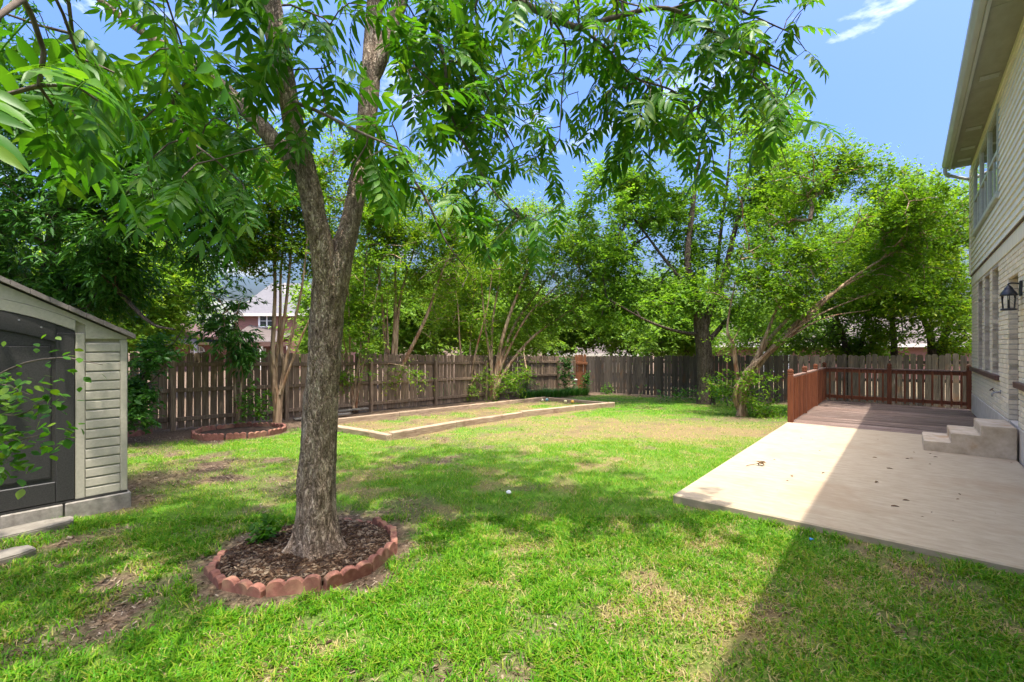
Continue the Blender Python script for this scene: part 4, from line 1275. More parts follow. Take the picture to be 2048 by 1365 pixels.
def leaf_frames(d, tilt):
    n = len(d)
    d = unit(d)
    up = unit(np.array([0, 0, 1.0]) + rng.normal(0, tilt, (n, 3)))
    ey = unit(np.cross(up, d))
    ez = np.cross(d, ey)
    return d, ey, ez
def ell_points(ells):
    out = []
    for (px, py, D, rx, ry, rD, n) in ells:
        c = P(px, py, D)
        r = np.array([rx * D / FPX, rD, ry * D / FPX])
        q = unit(rng.normal(0, 1, (n, 3))) * (rng.random((n, 1)) ** 0.42)
        q *= np.where(rng.random((n, 1)) < 0.10, rng.uniform(1.05, 1.32, (n, 1)), 1.0)
        out.append(c + q * r)
    a = np.vstack(out)
    if a[:, 1].mean() > 6:      # uneven outline
        w = np.stack([fbm(a * 0.9, 2, 201), fbm(a * 0.9, 2, 301), fbm(a * 0.9, 2, 401)], -1) - 0.5
        a = a + w * np.array([1.7, 1.2, 1.7])
    return a
def wp(path):
    """list of (px,py,D,r) -> points, radii"""
    a = np.array([list(P(q[0], q[1], q[2])) + [q[3]] for q in path])
    return a
def connect(skel, attr, alpha=0.22):
    S = len(skel)
    nodes = np.vstack([skel, attr])
    par = np.full(len(nodes), -1)
    pl = np.zeros(len(nodes))
    dmin = np.array([np.min(np.linalg.norm(skel - a, axis=1)) for a in attr])
    order = np.argsort(dmin)
    used = np.zeros(len(nodes), bool); used[:S] = True
    idx = np.arange(S).tolist()
    act = np.empty((len(nodes), 3)); act[:S] = skel; m = S
    aid = np.empty(len(nodes), int); aid[:S] = np.arange(S)
    apl = np.zeros(len(nodes))
    for o in order:
        a = attr[o]
        d = np.linalg.norm(act[:m] - a, axis=1)
        j = int(np.argmin(d + alpha * apl[:m]))
        par[S + o] = aid[j]
        act[m] = a; aid[m] = S + o; apl[m] = apl[j] + d[j]; m += 1
    return nodes, par, S, order
def branches_from(nodes, par, S, order, rtip, rmax, sides=5):
    cnt = np.zeros(len(nodes)); cnt[S:] = 1
    for o in order[::-1]:
        p = par[S + o]
        if p >= S: cnt[p] += cnt[S + o]
    r = np.minimum(rtip * np.maximum(cnt, 1) ** 0.46, rmax)
    ch = np.arange(S, len(nodes)); pa = par[ch]
    p1 = nodes[ch]; p0 = nodes[pa]
    r1 = r[ch]; r0 = np.where(pa >= S, np.minimum(r[pa], r1 * 1.6), r1 * 1.15)
    L = np.linalg.norm(p1 - p0, axis=1)
    mid = (p0 + p1) / 2 + rng.normal(0, 0.06, p0.shape) * L[:, None]
    mid[:, 2] += 0.05 * L
    q0 = np.vstack([p0, mid]); q1 = np.vstack([mid, p1])
    rm = (r0 + r1) / 2
    a0 = np.concatenate([r0, rm]); a1 = np.concatenate([rm, r1])
    d = unit(q1 - q0)
    ref = np.where(np.abs(d[:, 2:3]) < 0.9, np.array([[0, 0, 1.0]]), np.array([[1.0, 0, 0]]))
    e1 = unit(np.cross(d, ref)); e2 = np.cross(d, e1)
    th = np.linspace(0, 2 * np.pi, sides, endpoint=False)
    cir = np.cos(th)[None, :, None] * e1[:, None] + np.sin(th)[None, :, None] * e2[:, None]
    V = np.concatenate([q0[:, None] + a0[:, None, None] * cir, q1[:, None] + a1[:, None, None] * cir], 1)
    k = np.arange(sides); k2 = (k + 1) % sides
    q = np.stack([k, k2, sides + k2, sides + k], -1)
    F = (np.arange(len(q0))[:, None, None] * 2 * sides + q[None]).reshape(-1, 4)
    return V.reshape(-1, 3), F, p0, p1
def stem_np(ctrl, m, n, rough=0.0):
    s = spline(ctrl, m)
    s[:, 3] = np.maximum(s[:, 3], 0.003)
    V, F = tube_np(s[:, :3], s[:, 3], n)
    if rough:
        c = np.repeat(s[:, :3], n, 0)
        w = V - c
        f = fbm(V * np.array([14, 14, 3.0]), 3, 8) - 0.5
        V = c + w * (1 + rough * f)[:, None]
    return V, F, s

def bark(name, stops, scale, stretch, bstr=0.8, bd=0.02, blotch=None):
    m, t, b = node_mat(name)
    v = coords(t, stretch)
    f1 = noise(t, v, scale, 8, 0.68, 0.4)
    vo = N(t, 'ShaderNodeTexVoronoi', Scale=scale * 1.5, feature='DISTANCE_TO_EDGE')
    nv = N(t, 'ShaderNodeVectorMath', operation='ADD')
    t.links.new(v, nv.inputs[0])
    nn = N(t, 'ShaderNodeTexNoise', Scale=scale * 0.9, Detail=4)
    t.links.new(v, nn.inputs['Vector'])
    sc_ = N(t, 'ShaderNodeVectorMath', operation='SCALE'); sc_.inputs['Scale'].default_value = 0.18
    t.links.new(nn.outputs['Color'], sc_.inputs[0])
    t.links.new(sc_.outputs[0], nv.inputs[1])
    t.links.new(nv.outputs[0], vo.inputs['Vector'])
    c = ramp(t, f1, stops)
    k = ramp(t, vo.outputs['Distance'], [(0.0, (0.42, 0.40, 0.38)), (0.14, (1, 1, 1))])
    c = mixc(t, 1.0, c, k, 'MULTIPLY')
    if blotch:
        v2 = coords(t, (1, 1, 0.6))
        f2 = noise(t, v2, blotch[0], 5, 0.6, 0.3)
        kk = ramp(t, f2, [(blotch[2], (0, 0, 0)), (blotch[3], (1, 1, 1))])
        c = mixc(t, kk, c, blotch[1])
    t.links.new(c, b.inputs['Base Color'])
    b.inputs['Roughness'].default_value = 0.95
    b.inputs['Specular IOR Level'].default_value = 0.15
    hh = N(t, 'ShaderNodeMath', operation='MULTIPLY_ADD')
    hr = ramp(t, vo.outputs['Distance'], [(0.0, (0, 0, 0)), (0.22, (1, 1, 1))])
    t.links.new(hr, hh.inputs[0]); hh.inputs[1].default_value = 0.7
    t.links.new(f1, hh.inputs[2])
    bump(t, b, hh.outputs[0], bstr, bd)
    return m
M_bark = bark('pecan_bark', [(0.30, (0.129, 0.088, 0.059)), (0.5, (0.458, 0.344, 0.248)), (0.70, (0.884, 0.718, 0.552))], 24, (1.0, 1.0, 0.36), 1.0, 0.022)
M_bark2 = bark('dark_tree_bark', [(0.28, (0.045, 0.032, 0.023)), (0.5, (0.11, 0.085, 0.062)), (0.74, (0.22, 0.18, 0.14))], 14, (1, 1, 0.3), 0.8, 0.02)
M_bark3 = bark('crape_myrtle_bark', [(0.28, (0.220, 0.138, 0.083)), (0.5, (0.396, 0.275, 0.171)), (0.74, (0.594, 0.462, 0.319))], 7, (1, 1, 0.12), 0.25, 0.006, (2.2, (0.220, 0.094, 0.042), 0.52, 0.72))
M_twig = surf('grey_twig', [(0.3, (0.075, 0.055, 0.040)), (0.7, (0.17, 0.135, 0.105))], 20, (1, 1, 1), 0.9, 0.2, 0.002)

M_pecan = leafmat('pecan_leaf', [(0.0, (0.026, 0.105, 0.010)), (0.4, (0.055, 0.175, 0.013)), (0.75, (0.10, 0.235, 0.018)), (1.0, (0.19, 0.28, 0.03))], 0.5, 0.42, (1.25, 1.3, 0.4), 0.25)
M_dark = leafmat('dark_tree_leaf', [(0.0, (0.022, 0.077, 0.013)), (0.5, (0.044, 0.132, 0.019)), (0.85, (0.078, 0.192, 0.026)), (1.0, (0.133, 0.256, 0.038))], 0.34, 0.38, (1.2, 1.4, 0.5))
M_crape = leafmat('crape_leaf', [(0.0, (0.060, 0.149, 0.011)), (0.45, (0.116, 0.239, 0.018)), (0.8, (0.187, 0.307, 0.024)), (1.0, (0.314, 0.367, 0.040))], 0.58, 0.5, (1.2, 1.2, 0.4))
M_maple = leafmat('back_tree_leaf', [(0.0, (0.064, 0.164, 0.014)), (0.45, (0.127, 0.261, 0.023)), (0.8, (0.194, 0.337, 0.033)), (1.0, (0.302, 0.397, 0.053))], 0.58, 0.5, (1.2, 1.2, 0.45))
M_far = leafmat('far_tree_leaf', [(0.0, (0.071, 0.164, 0.020)), (0.5, (0.140, 0.269, 0.032)), (1.0, (0.245, 0.367, 0.055))], 0.56, 0.5, (1.2, 1.2, 0.5))

def leaf_cloud(p0, p1, per, size, spread, tmpl, tilt, droop, beyond=0.15):
    """each branch segment carries short twigs; leaves sit along the twigs in two ranks"""
    n = len(p0)
    K = max(2, int(round(per / 11)))
    i = np.repeat(np.arange(n), K)
    t = rng.uniform(0.35, 1 + beyond, len(i))
    d = unit(p1[i] - p0[i])
    tb = p0[i] + (p1[i] - p0[i]) * t[:, None] + rng.normal(0, spread * 0.45, (len(i), 3))
    td = unit(0.55 * d + rng.normal(0, 0.75, (len(i), 3)) * np.array([1, 1, 0.7]) + np.array([0, 0, 0.25 - droop * 0.6]))
    tl = spread * rng.uniform(1.0, 3.4, len(i))
    m = max(4, int(round(per / K)))
    j = np.repeat(np.arange(len(i)), m)
    q = np.tile((np.arange(m) + 0.5) / m, len(i)) + rng.normal(0, 0.05, len(j))
    pos = tb[j] + td[j] * (tl[j] * q)[:, None] + np.array([0, 0, -1.0]) * (droop * 0.35 * tl[j] * q ** 2)[:, None] + rng.normal(0, 0.018 + 0.05 * spread, (len(j), 3))
    sgn = np.where(np.arange(len(j)) % 2 == 0, 1.0, -1.0)
    side = unit(np.cross(td, np.array([0, 0, 1.0])) + 1e-4)
    ld = unit(0.65 * td[j] + sgn[:, None] * 0.8 * side[j] + rng.normal(0, 0.38, (len(j), 3)) + np.array([0, 0, -droop * 0.8]))
    ex, ey, ez = leaf_frames(ld, tilt)
    s = size * rng.uniform(0.55, 1.35, len(j)) * (1.12 - 0.35 * np.clip(q, 0, 1))
    V, F = place_template(tmpl, pos, ex, ey, ez, s)
    k = len(tmpl[0])
    base = np.repeat(rng.random(len(i)), m)
    r = np.clip(0.38 * rng.random(len(j)) + 0.42 * base + 0.22 * np.clip(q, 0, 1), 0, 1)
    return V, F, np.repeat(r, k)

def tree(name, label, cat, stems, ells, per, size, leaf, barkm, group=None, spread=0.16, tmpl=DIAMOND, tilt=0.55, droop=0.25, rtip=0.006, rmax=0.05, sides=10, stemname=None, skel_from=0.35, alpha=0.22, rough=0.15, extra=None, cull=None):
    base = P(*stems[0][0][:3])
    th = thing(name, base, label, cat, group)
    o3 = tuple(-base)
    sk = []
    nm = stemname or ('trunk' if len(stems) == 1 else 'stem')
    for j, stp in enumerate(stems):
        V, F, s = stem_np(wp(stp), 14 * len(stp), sides, rough)
        obj(nm if (nm != 'trunk' or j == 0) else 'limb', mesh_np(nm, V, F, True), barkm, th, o3)
        sk.append(s[int(len(s) * (skel_from if (j == 0 or nm == 'stem') else 0.2)):, :3])
    sk = np.vstack(sk)
    at = ell_points(ells)
    if extra is not None: at = np.vstack([at, extra])
    if cull is not None:
        f = fbm(at * cull[0], 2, cull[2]); at = at[f > cull[1]]
    nodes, par, S, order = connect(sk, at, alpha)
    V, F, p0, p1 = branches_from(nodes, par, S, order, rtip, rmax)
    obj('branches', mesh_np('branches', V, F, True), barkm, th, o3, kind='stuff')
    V, F, r = leaf_cloud(p0, p1, int(per * 1.98), size * 1.53, spread * 1.12, tmpl, tilt, droop)
    obj('crown', mesh_np('crown', V, F, False, {'rnd': r}), leaf, th, o3, kind='stuff')
    return th

# ------------------------------------------------------------------ the big pecan in front
TR = [(634, 1116, 3.60, 0.1786), (634, 1060, 3.60, 0.1504), (634, 1007, 3.6, 0.1363), (636, 900, 3.6, 0.1231), (640, 827, 3.6, 0.1203), (646, 739, 3.6, 0.1166), (651, 651, 3.6, 0.1166), (659, 590, 3.6, 0.1241), (665, 550, 3.6, 0.1260), (677, 512, 3.62, 0.1034), (692, 476, 3.66, 0.0799), (703, 432, 3.71, 0.0724), (714, 380, 3.77, 0.0714), (722, 335, 3.82, 0.0733), (733, 250, 3.9, 0.0780), (741, 150, 4.0, 0.0752), (747, 60, 4.1, 0.0696), (752, -60, 4.2, 0.0639), (760, -250, 4.4, 0.0517), (790, -520, 4.6, 0.0329)]
LIMBS = [
    [(657, 590, 3.57, .075), (650, 540, 3.54, .088), (641, 480, 3.50, .082), (629, 432, 3.47, .079), (622, 388, 3.44, .078), (608, 335, 3.4, .080), (592, 270, 3.36, .072), (578, 205, 3.32, .067), (562, 120, 3.28, .069), (547, 41, 3.24, .070), (533, -60, 3.2, .065), (500, -380, 3.2, .04)],
    [(614, 380, 3.44, .045), (586, 322, 3.48, .060), (546, 279, 3.57, .063), (500, 228, 3.66, .059), (451, 180, 3.76, .055), (400, 140, 3.83, .048), (340, 100, 3.9, .038), (250, 40, 4.0, .028), (150, -40, 4.1, .02)],
    [(741, 168, 3.99, .05), (757, 128, 4.0, .064), (778, 70, 4.03, .060), (803, 0, 4.1, .055), (830, -90, 4.2, .048), (900, -330, 4.4, .03)],
]
BR = {
    'near': [(528, -100, 3.2, .035), (400, -260, 2.5, .028), (240, -180, 1.8, .018), (90, -40, 1.35, .010), (-40, 60, 1.12, .006)],
    'A': [(750, -30, 4.15, .03), (805, -55, 4.1, .026), (840, 0, 4.0, .022), (868, 45, 3.95, .019), (888, 120, 3.9, .015), (900, 220, 3.9, .012), (930, 290, 3.9, .010), (985, 380, 3.9, .007), (1050, 445, 3.9, .004)],
    'A2': [(888, 120, 3.9, .009), (925, 130, 4.0, .009), (960, 170, 4.05, .008), (1000, 240, 4.1, .006), (1045, 330, 4.2, .004)],
    'B': [(757, -170, 4.3, .045), (900, -110, 4.0, .040), (1030, -5, 3.8, .032), (1100, 32, 3.75, .028), (1160, 55, 3.7, .025), (1230, 35, 3.65, .020), (1340, 18, 3.6, .016), (1450, 80, 3.6, .012), (1540, 130, 3.6, .007), (1605, 160, 3.6, .003)],
    'B2': [(1155, 53, 3.7, .013), (1210, 95, 3.75, .011), (1270, 155, 3.8, .009), (1350, 185, 3.85, .007), (1395, 245, 3.9, .004)],
    'B3': [(1100, 32, 3.75, .010), (1130, 90, 3.8, .009), (1124, 190, 3.8, .006), (1119, 280, 3.8, .003)],
    'C': [(733, 240, 3.9, .016), (790, 310, 3.75, .013), (850, 395, 3.65, .010), (890, 480, 3.6, .007), (930, 535, 3.6, .004)],
    'D': [(1340, 18, 3.6, .010), (1420, 0, 3.55, .009), (1500, 30, 3.55, .007), (1590, 70, 3.55, .004)],
    'E': [(575, 200, 3.32, .016), (640, 225, 3.1, .012), (720, 265, 2.95, .009), (800, 300, 2.9, .005)],
    'F': [(340, 100, 3.9, .015), (330, 180, 3.5, .012), (360, 260, 3.1, .009), (430, 320, 2.9, .005)],
}
base = P(*TR[0][:3])
pecan = thing('pecan_tree', base, 'large pecan tree with grey furrowed trunk forking above the ring of red edging', 'tree')
po = tuple(-base)
sk = []
# trunk: fine rings with furrowed bark relief and root flare
s = spline(wp(TR), 420)
n = 72
T_, N_, B_ = frames(s[:, :3])
th_ = np.linspace(0, 2 * np.pi, n, endpoint=False)
h = np.concatenate([[0], np.cumsum(np.linalg.norm(np.diff(s[:, :3], axis=0), axis=1))])
TH, HH = np.meshgrid(th_, h)
RR = s[:, 3][:, None] * np.ones_like(TH)
fl = np.exp(-HH / 0.13)
lob = (0.5 + 0.5 * np.cos(5 * TH + 0.6)) ** 2 * 0.6 + (0.5 + 0.5 * np.cos(2 * TH - 0.35)) ** 3 * 0.45 + 0.1
RR = RR * (1 + fl * lob * 0.8)
q = np.stack([np.cos(TH) * 2.6, np.sin(TH) * 2.6, HH * 4.2], -1)
ridge = 1 - np.abs(2 * fbm(q * np.array([5.5, 5.5, 1.5]), 4, 61) - 1)
RR = RR + (ridge - 0.75) * 0.024 * np.clip(RR / 0.16, 0.3, 1) + (fbm(q * 0.8, 3, 62) - 0.5) * 0.05 * RR / 0.16
V = s[:, None, :3] + RR[..., None] * (np.cos(TH)[..., None] * N_[:, None] + np.sin(TH)[..., None] * B_[:, None])
ii = np.arange(len(s) - 1)[:, None] * n; kk = np.arange(n)[None]; k2 = (kk + 1) % n
F = np.stack([ii + kk, ii + k2, ii + n + k2, ii + n + kk], -1).reshape(-1, 4)
obj('trunk', mesh_np('trunk', V.reshape(-1, 3), F, True), M_bark, pecan, po)
sk.append(s[300:, :3])
for L in LIMBS:
    V, F, s = stem_np(wp(L), 160, 32, 0)
    c = np.repeat(s[:, :3], 32, 0); w = V - c
    rd = np.linalg.norm(w, axis=1)
    f = 1 - np.abs(2 * fbm(V * np.array([22, 22, 7.0]), 3, 63) - 1)
    V = c + w * (1 + 0.16 * (f - 0.75))[:, None]
    obj('limb', mesh_np('limb', V, F, True), M_bark, pecan, po)
    sk.append(s[50:, :3])
brp = {}
for kx, L in BR.items():
    V, F, s = stem_np(wp(L), 60, 8, 0.2)
    obj('bough', mesh_np('bough', V, F, True), M_twig, pecan, po)
    sk.append(s[6:, :3]); brp[kx] = s[:, :3]
at = []
def along(k, n, sg, t0=0.25):
    s = brp[k]
    i = rng.integers(int(len(s) * t0), len(s), n)
    at.append(s[i] + rng.normal(0, sg, (n, 3)) + np.array([0, 0, -0.06]))
along('near', 3, 0.12, 0.6)
along('A', 34, 0.28, 0.2); along('A2', 24, 0.3); along('B', 66, 0.26, 0.3); along('B2', 34, 0.28); along('B3', 12, 0.16); along('C', 9, 0.18, 0.35); along('D', 22, 0.2); along('E', 9, 0.14); along('F', 15, 0.24)
at.append(ell_points([(70, 110, 1.3, 150, 120, 0.25, 4), (20, 300, 1.5, 60, 90, 0.25, 2), (180, 80, 2.1, 170, 120, 0.4, 9), (420, 50, 3.0, 230, 110, 0.5, 20), (330, 250, 3.4, 200, 110, 0.5, 18), (640, 40, 3.2, 100, 100, 0.4, 8), (800, 320, 3.5, 70, 60, 0.3, 6),
                      (1010, 180, 4.6, 190, 200, 0.6, 28), (1000, 450, 4.4, 110, 80, 0.4, 10), (880, 60, 4.3, 110, 110, 0.4, 10), (1260, 260, 3.9, 70, 120, 0.3, 12), (1480, 40, 3.6, 110, 70, 0.3, 10)]))
# the part of the crown above the picture
def ellw(c, r, n):
    q = unit(rng.normal(0, 1, (n, 3))) * (rng.random((n, 1)) ** 0.42)
    at.append(np.array(c) + q * np.array(r))
ellw((-3.4, 2.4, 6.2), (3.5, 3.2, 1.9), 520)
ellw((-0.2, 4.6, 6.6), (2.4, 2.2, 1.8), 240)
for k_ in (-2, -1):         # clumps with clear holes between them
    at[k_] = at[k_][fbm(at[k_] * np.array([0.75, 0.75, 0.3]), 2, 91) > 0.49]
ellw((1.0, 3.6, 4.9), (1.2, 1.1, 0.6), 26)
at = np.vstack(at)
qx = CX + FPX * at[:, 0] / np.maximum(at[:, 1], 0.05); qy = HY - FPX * (at[:, 2] - CH) / np.maximum(at[:, 1], 0.05)
at = at[~((qx > 1625) & (qy > -250) & (at[:, 1] > 0.3))]
sk = np.vstack(sk)
nodes, par, S, order = connect(sk, at, 0.2)
V, F, p0, p1 = branches_from(nodes, par, S, order, 0.0032, 0.03)
obj('branches', mesh_np('branches', V, F, True), M_twig, pecan, po, kind='stuff')

# compound leaves
def frond_mesh(seed):
    r = np.random.default_rng(seed)
    npair = int(r.integers(5, 7))
    Vs, F3, F4, R = [], [], [], []
    nb = 0
    def rach(t):
        return np.array([t, 0.05 * math.sin(2.2 * t + seed) * t, -0.22 * t * t])
    # rachis
    ts = np.linspace(0, 0.95, 6)
    V, F = tube_np(np.array([rach(t) for t in ts]), np.linspace(0.009, 0.004, 6), 3)
    Vs.append(V); F4 += [tuple(q) for q in F]; nb += len(V); R += [0.75] * len(V)
    def leaflet(p, d, L, w, rv):
        nonlocal nb
        d = d / np.linalg.norm(d)
        up = np.array([0, 0, 1.0]) + r.normal(0, 0.25, 3)
        ey = np.cross(up, d); ey /= np.linalg.norm(ey)
        ez = np.cross(d, ey)
        bend = r.uniform(0.10, 0.28); fal = r.uniform(-0.12, 0.12)
        pr = [(0.0, 0), (0.14, 0.62), (0.34, 1.0), (0.58, 0.88), (0.80, 0.48), (1.0, 0)]
        wav = r.uniform(-0.10, 0.10, 6)
        vv = []
        for (t, ww), wv in zip(pr, wav):
            c = p + d * (t * L) + ez * (-bend * t * t * L + wv * w * 0.6) + ey * (fal * t * t * L)
            if ww == 0: vv.append(c)
            else:
                vv += [c + ey * (ww * w) + ez * (0.24 * ww * w), c, c - ey * (ww * w) + ez * ((0.24 + wv) * ww * w)]
        Vs.append(np.array(vv)); b = nb
        nv = len(vv)
        F3.extend([(b, b + 2, b + 1), (b, b + 3, b + 2), (b + nv - 4, b + nv - 3, b + nv - 1), (b + nv - 3, b + nv - 2, b + nv - 1)])
        for g in range(3):
            o_ = b + 1 + 3 * g
            F4.extend([(o_, o_ + 1, o_ + 4, o_ + 3), (o_ + 1, o_ + 2, o_ + 5, o_ + 4)])
        nb += nv
        R.extend([rv] * nv)
    for i in range(npair):
        t = 0.26 + 0.66 * i / (npair - 1)
        for sgn in (1, -1):
            tt = t + r.uniform(-0.02, 0.02)
            L = 0.34 * (0.72 + 0.5 * math.sin(math.pi * (0.2 + 0.65 * t))) * r.uniform(0.85, 1.12)
            d = np.array([0.45 + 0.35 * t, sgn * 0.85, -0.32 + r.normal(0, 0.12)])
            leaflet(rach(tt), d, L, L * 0.135, 0.15 + 0.6 * r.random())
    leaflet(rach(0.95), np.array([1.0, r.normal(0, 0.15), -0.5]), 0.36, 0.048, 0.15 + 0.6 * r.random())
    return np.vstack(Vs), np.array(F3), np.array(F4), np.array(R)
FR = [frond_mesh(100 + k) for k in range(10)]
FRM = [mesh_np('leaf', V, [f3, f4], True, {'rnd': R}) for V, f3, f4, R in FR]
# every node carries two to four fronds
fp, fd, fs = [], [], []
for a, b in zip(p0, p1):
    d0 = unit(b - a)
    dcam = b[1]
    for k in range(int(rng.integers(1, 3)) if b[0] > -0.3 and b[2] < 4.6 else int(rng.integers(2, 4))):
        az = rng.uniform(0, 2 * np.pi)
        d = unit(np.array([math.cos(az), math.sin(az), 0]) * 0.9 + 0.55 * d0 + np.array([0, 0, rng.uniform(-0.75, -0.05)]))
        fp.append(a + (b - a) * rng.uniform(0.5, 1.0)); fd.append(d); fs.append(rng.uniform(0.24, 0.40) if b[0] > -0.3 else (rng.uniform(0.21, 0.31) if b[1] < 2.2 and b[2] < 4 else rng.uniform(0.26, 0.42)))
fp, fd, fs = np.array(fp), np.array(fd), np.array(fs)
# keep a clear space round the lens
dist = np.linalg.norm(fp + fd * (fs * 0.6)[:, None] - np.array([0, 0, CH]), axis=1)
keep = (dist > 1.0)
fp, fd, fs = fp[keep], fd[keep], fs[keep]
tip = fp + fd * (fs * 0.6)[:, None]
px_ = CX + FPX * tip[:, 0] / np.maximum(tip[:, 1], 0.05)
py_ = HY - FPX * (tip[:, 2] - CH) / np.maximum(tip[:, 1], 0.05)
invis = (tip[:, 1] < 0.2) | (px_ < -60) | (px_ > 2100) | (py_ < -60)
# nothing hangs low over the open middle of the picture
bad = ~invis & ((py_ > 510) & (px_ > 640) | (tip[:, 1] < 2.2) & (py_ > 330) | (tip[:, 1] < 2.0) & (px_ > 330) | (py_ > 440) & (px_ > 730) & (px_ < 850) | (py_ > 590) | (py_ > 420 + 60 * rng.random(len(py_))) & (px_ < 620) | ((px_ > 560) & (px_ < 735) & (py_ > 320)) | ((py_ > 600) & (px_ > 250)) | ((px_ > 1690)) | ((px_ > 1180) & (py_ > 330 - (px_ - 1300) * 0.15 + 60)))
fp, fd, fs, invis, tip = fp[~bad], fd[~bad], fs[~bad], invis[~bad], tip[~bad]
score = np.where(invis, 99, np.linalg.norm(tip - np.array([0, 0, CH]), axis=1))
ordn = np.argsort(score)
ex, ey, ez = leaf_frames(fd, 0.22)
single = ordn[:300]
for i in single:
    M4 = Matrix([[ex[i][0] * fs[i], ey[i][0] * fs[i], ez[i][0] * fs[i], fp[i][0] + po[0]], [ex[i][1] * fs[i], ey[i][1] * fs[i], ez[i][1] * fs[i], fp[i][1] + po[1]], [ex[i][2] * fs[i], ey[i][2] * fs[i], ez[i][2] * fs[i], fp[i][2] + po[2]], [0, 0, 0, 1]])
    o = obj('leaf', FRM[i % 10], M_pecan, pecan)
    o.matrix_local = M4
rest = ordn[300:]
Vs, F3s, F4s, Rs, nb = [], [], [], [], 0
for j in range(10):
    idx = rest[rest % 10 == j]
    if not len(idx): continue
    T, f3, f4, R = FR[j]
    V, F = place_template((T, [f3, f4]), fp[idx], ex[idx], ey[idx], ez[idx], fs[idx])
    Vs.append(V); F3s.append(F[0] + nb); F4s.append(F[1] + nb); nb += len(V)
    Rs.append(np.clip(np.tile(R, len(idx)) + np.repeat(rng.uniform(-0.1, 0.15, len(idx)), len(R)), 0, 1))
obj('crown', mesh_np('crown', np.vstack(Vs), [np.vstack(F3s), np.vstack(F4s)], True, {'rnd': np.concatenate(Rs)}), M_pecan, pecan, po, kind='stuff')
# ------------------------------------------------------------------ trees round the yard
def gb_(px, py, r, off=4):
    p = G(px, py + off)
    return p[1]
# dark trees on the left, behind the shed
tree('dark_tree', 'dense dark green tree rising behind the beige shed', 'tree',
     [[(60, 860, 9.2, .17), (70, 700, 9.2, .15), (95, 560, 9.1, .13), (110, 430, 9.0, .10), (100, 250, 9.0, .07)],
      [(92, 575, 9.1, .07), (170, 500, 8.7, .06), (260, 440, 8.3, .045), (370, 400, 8.0, .025)],
      [(88, 600, 9.1, .06), (180, 515, 8.6, .05), (235, 580, 8.2, .04), (300, 645, 7.9, .025), (350, 660, 7.8, .012)],
      [(100, 500, 9.0, .06), (20, 440, 8.6, .05), (-80, 400, 8.2, .03)]],
     [(110, 420, 8.6, 260, 260, 1.8, 420), (290, 400, 8.2, 180, 180, 1.3, 300), (290, 575, 8.0, 80, 70, 0.7, 50), (130, 590, 8.5, 150, 80, 1.0, 110), (420, 300, 8.6, 140, 170, 1.0, 160), (80, 200, 8.8, 160, 120, 1.2, 130)],
     34, 0.105, M_dark, M_bark2, spread=0.15, tmpl=NARROW, tilt=0.5, droop=0.55, cull=(0.8, 0.44, 5), rmax=0.06)
tree('young_tree', 'slim young tree with two bare stems and a drooping leafy head before the left fence', 'tree',
     [[(476, 858, 10.3, .030), (470, 790, 10.3, .027), (467, 715, 10.3, .024), (470, 660, 10.2, .018), (478, 610, 10.1, .010)],
      [(474, 858, 10.25, .026), (482, 780, 10.2, .024), (481, 700, 10.1, .020), (470, 645, 10.1, .013), (445, 610, 10, .008)]],
     [(480, 662, 10.0, 55, 28, 0.5, 26), (440, 600, 9.9, 60, 45, 0.7, 13), (500, 680, 10.0, 30, 18, 0.3, 8)],
     22, 0.12, M_dark, M_bark3, spread=0.14, tmpl=NARROW, tilt=0.5, droop=0.6, sides=8, stemname='stem', skel_from=0.75)
tree('leaning_shrub', 'thin-stemmed leafy shrub leaning out from behind the shed corner', 'shrub',
     [[(262, 850, 8.6, .022), (278, 770, 8.6, .020), (310, 720, 8.5, .016), (345, 690, 8.4, .010), (370, 650, 8.3, .006)],
      [(258, 850, 8.6, .018), (282, 790, 8.5, .016), (320, 745, 8.4, .010), (335, 720, 8.3, .005)]],
     [(270, 790, 8.4, 32, 60, 0.4, 40), (330, 720, 8.3, 40, 25, 0.4, 22), (285, 830, 8.3, 30, 30, 0.3, 22)],
     24, 0.075, M_dark, M_bark2, spread=0.10, tmpl=DIAMOND, sides=8, stemname='stem')
# crape myrtles along the left fence
D1 = float(G(553, 848)[1])
tree('crape_myrtle', 'smooth-barked crape myrtle with five bare stems just left of the big trunk, by the fence', 'tree',
     [[(553, 848, D1, .085), (551, 800, D1, .075), (545, 720, D1, .055), (548, 640, D1, .045), (550, 560, D1, .035), (545, 440, D1, .025), (540, 330, D1, .012)],
      [(556, 848, D1 - .05, .08), (560, 800, D1 - .05, .065), (568, 740, D1, .05), (562, 690, D1, .045), (572, 610, D1, .035), (582, 500, D1, .026), (590, 350, D1, .012)],
      [(556, 830, D1 + .05, .05), (552, 740, D1 + .1, .04), (560, 640, D1 + .1, .032), (562, 540, D1 + .1, .026), (575, 420, D1, .012)],
      [(558, 810, D1, .05), (573, 720, D1 - .1, .038), (590, 640, D1 - .1, .03), (606, 560, D1 - .2, .022), (620, 420, D1 - .2, .010)],
      [(560, 790, D1 - .1, .035), (580, 735, D1 - .15, .026), (605, 670, D1 - .2, .022), (635, 600, D1 - .3, .016), (650, 500, D1 - .3, .008)]],
     [(540, 420, D1, 85, 110, 1.0, 170), (600, 420, D1, 100, 130, 1.0, 190), (500, 470, D1, 50, 50, 0.6, 50), (650, 500, D1, 40, 50, 0.5, 40), (560, 300, D1, 110, 90, 1.0, 130), (590, 480, D1 - .2, 45, 40, 0.3, 12)],
     34, 0.062, M_crape, M_bark3, spread=0.15, stemname='stem', skel_from=0.5, cull=(0.9, 0.42, 6))
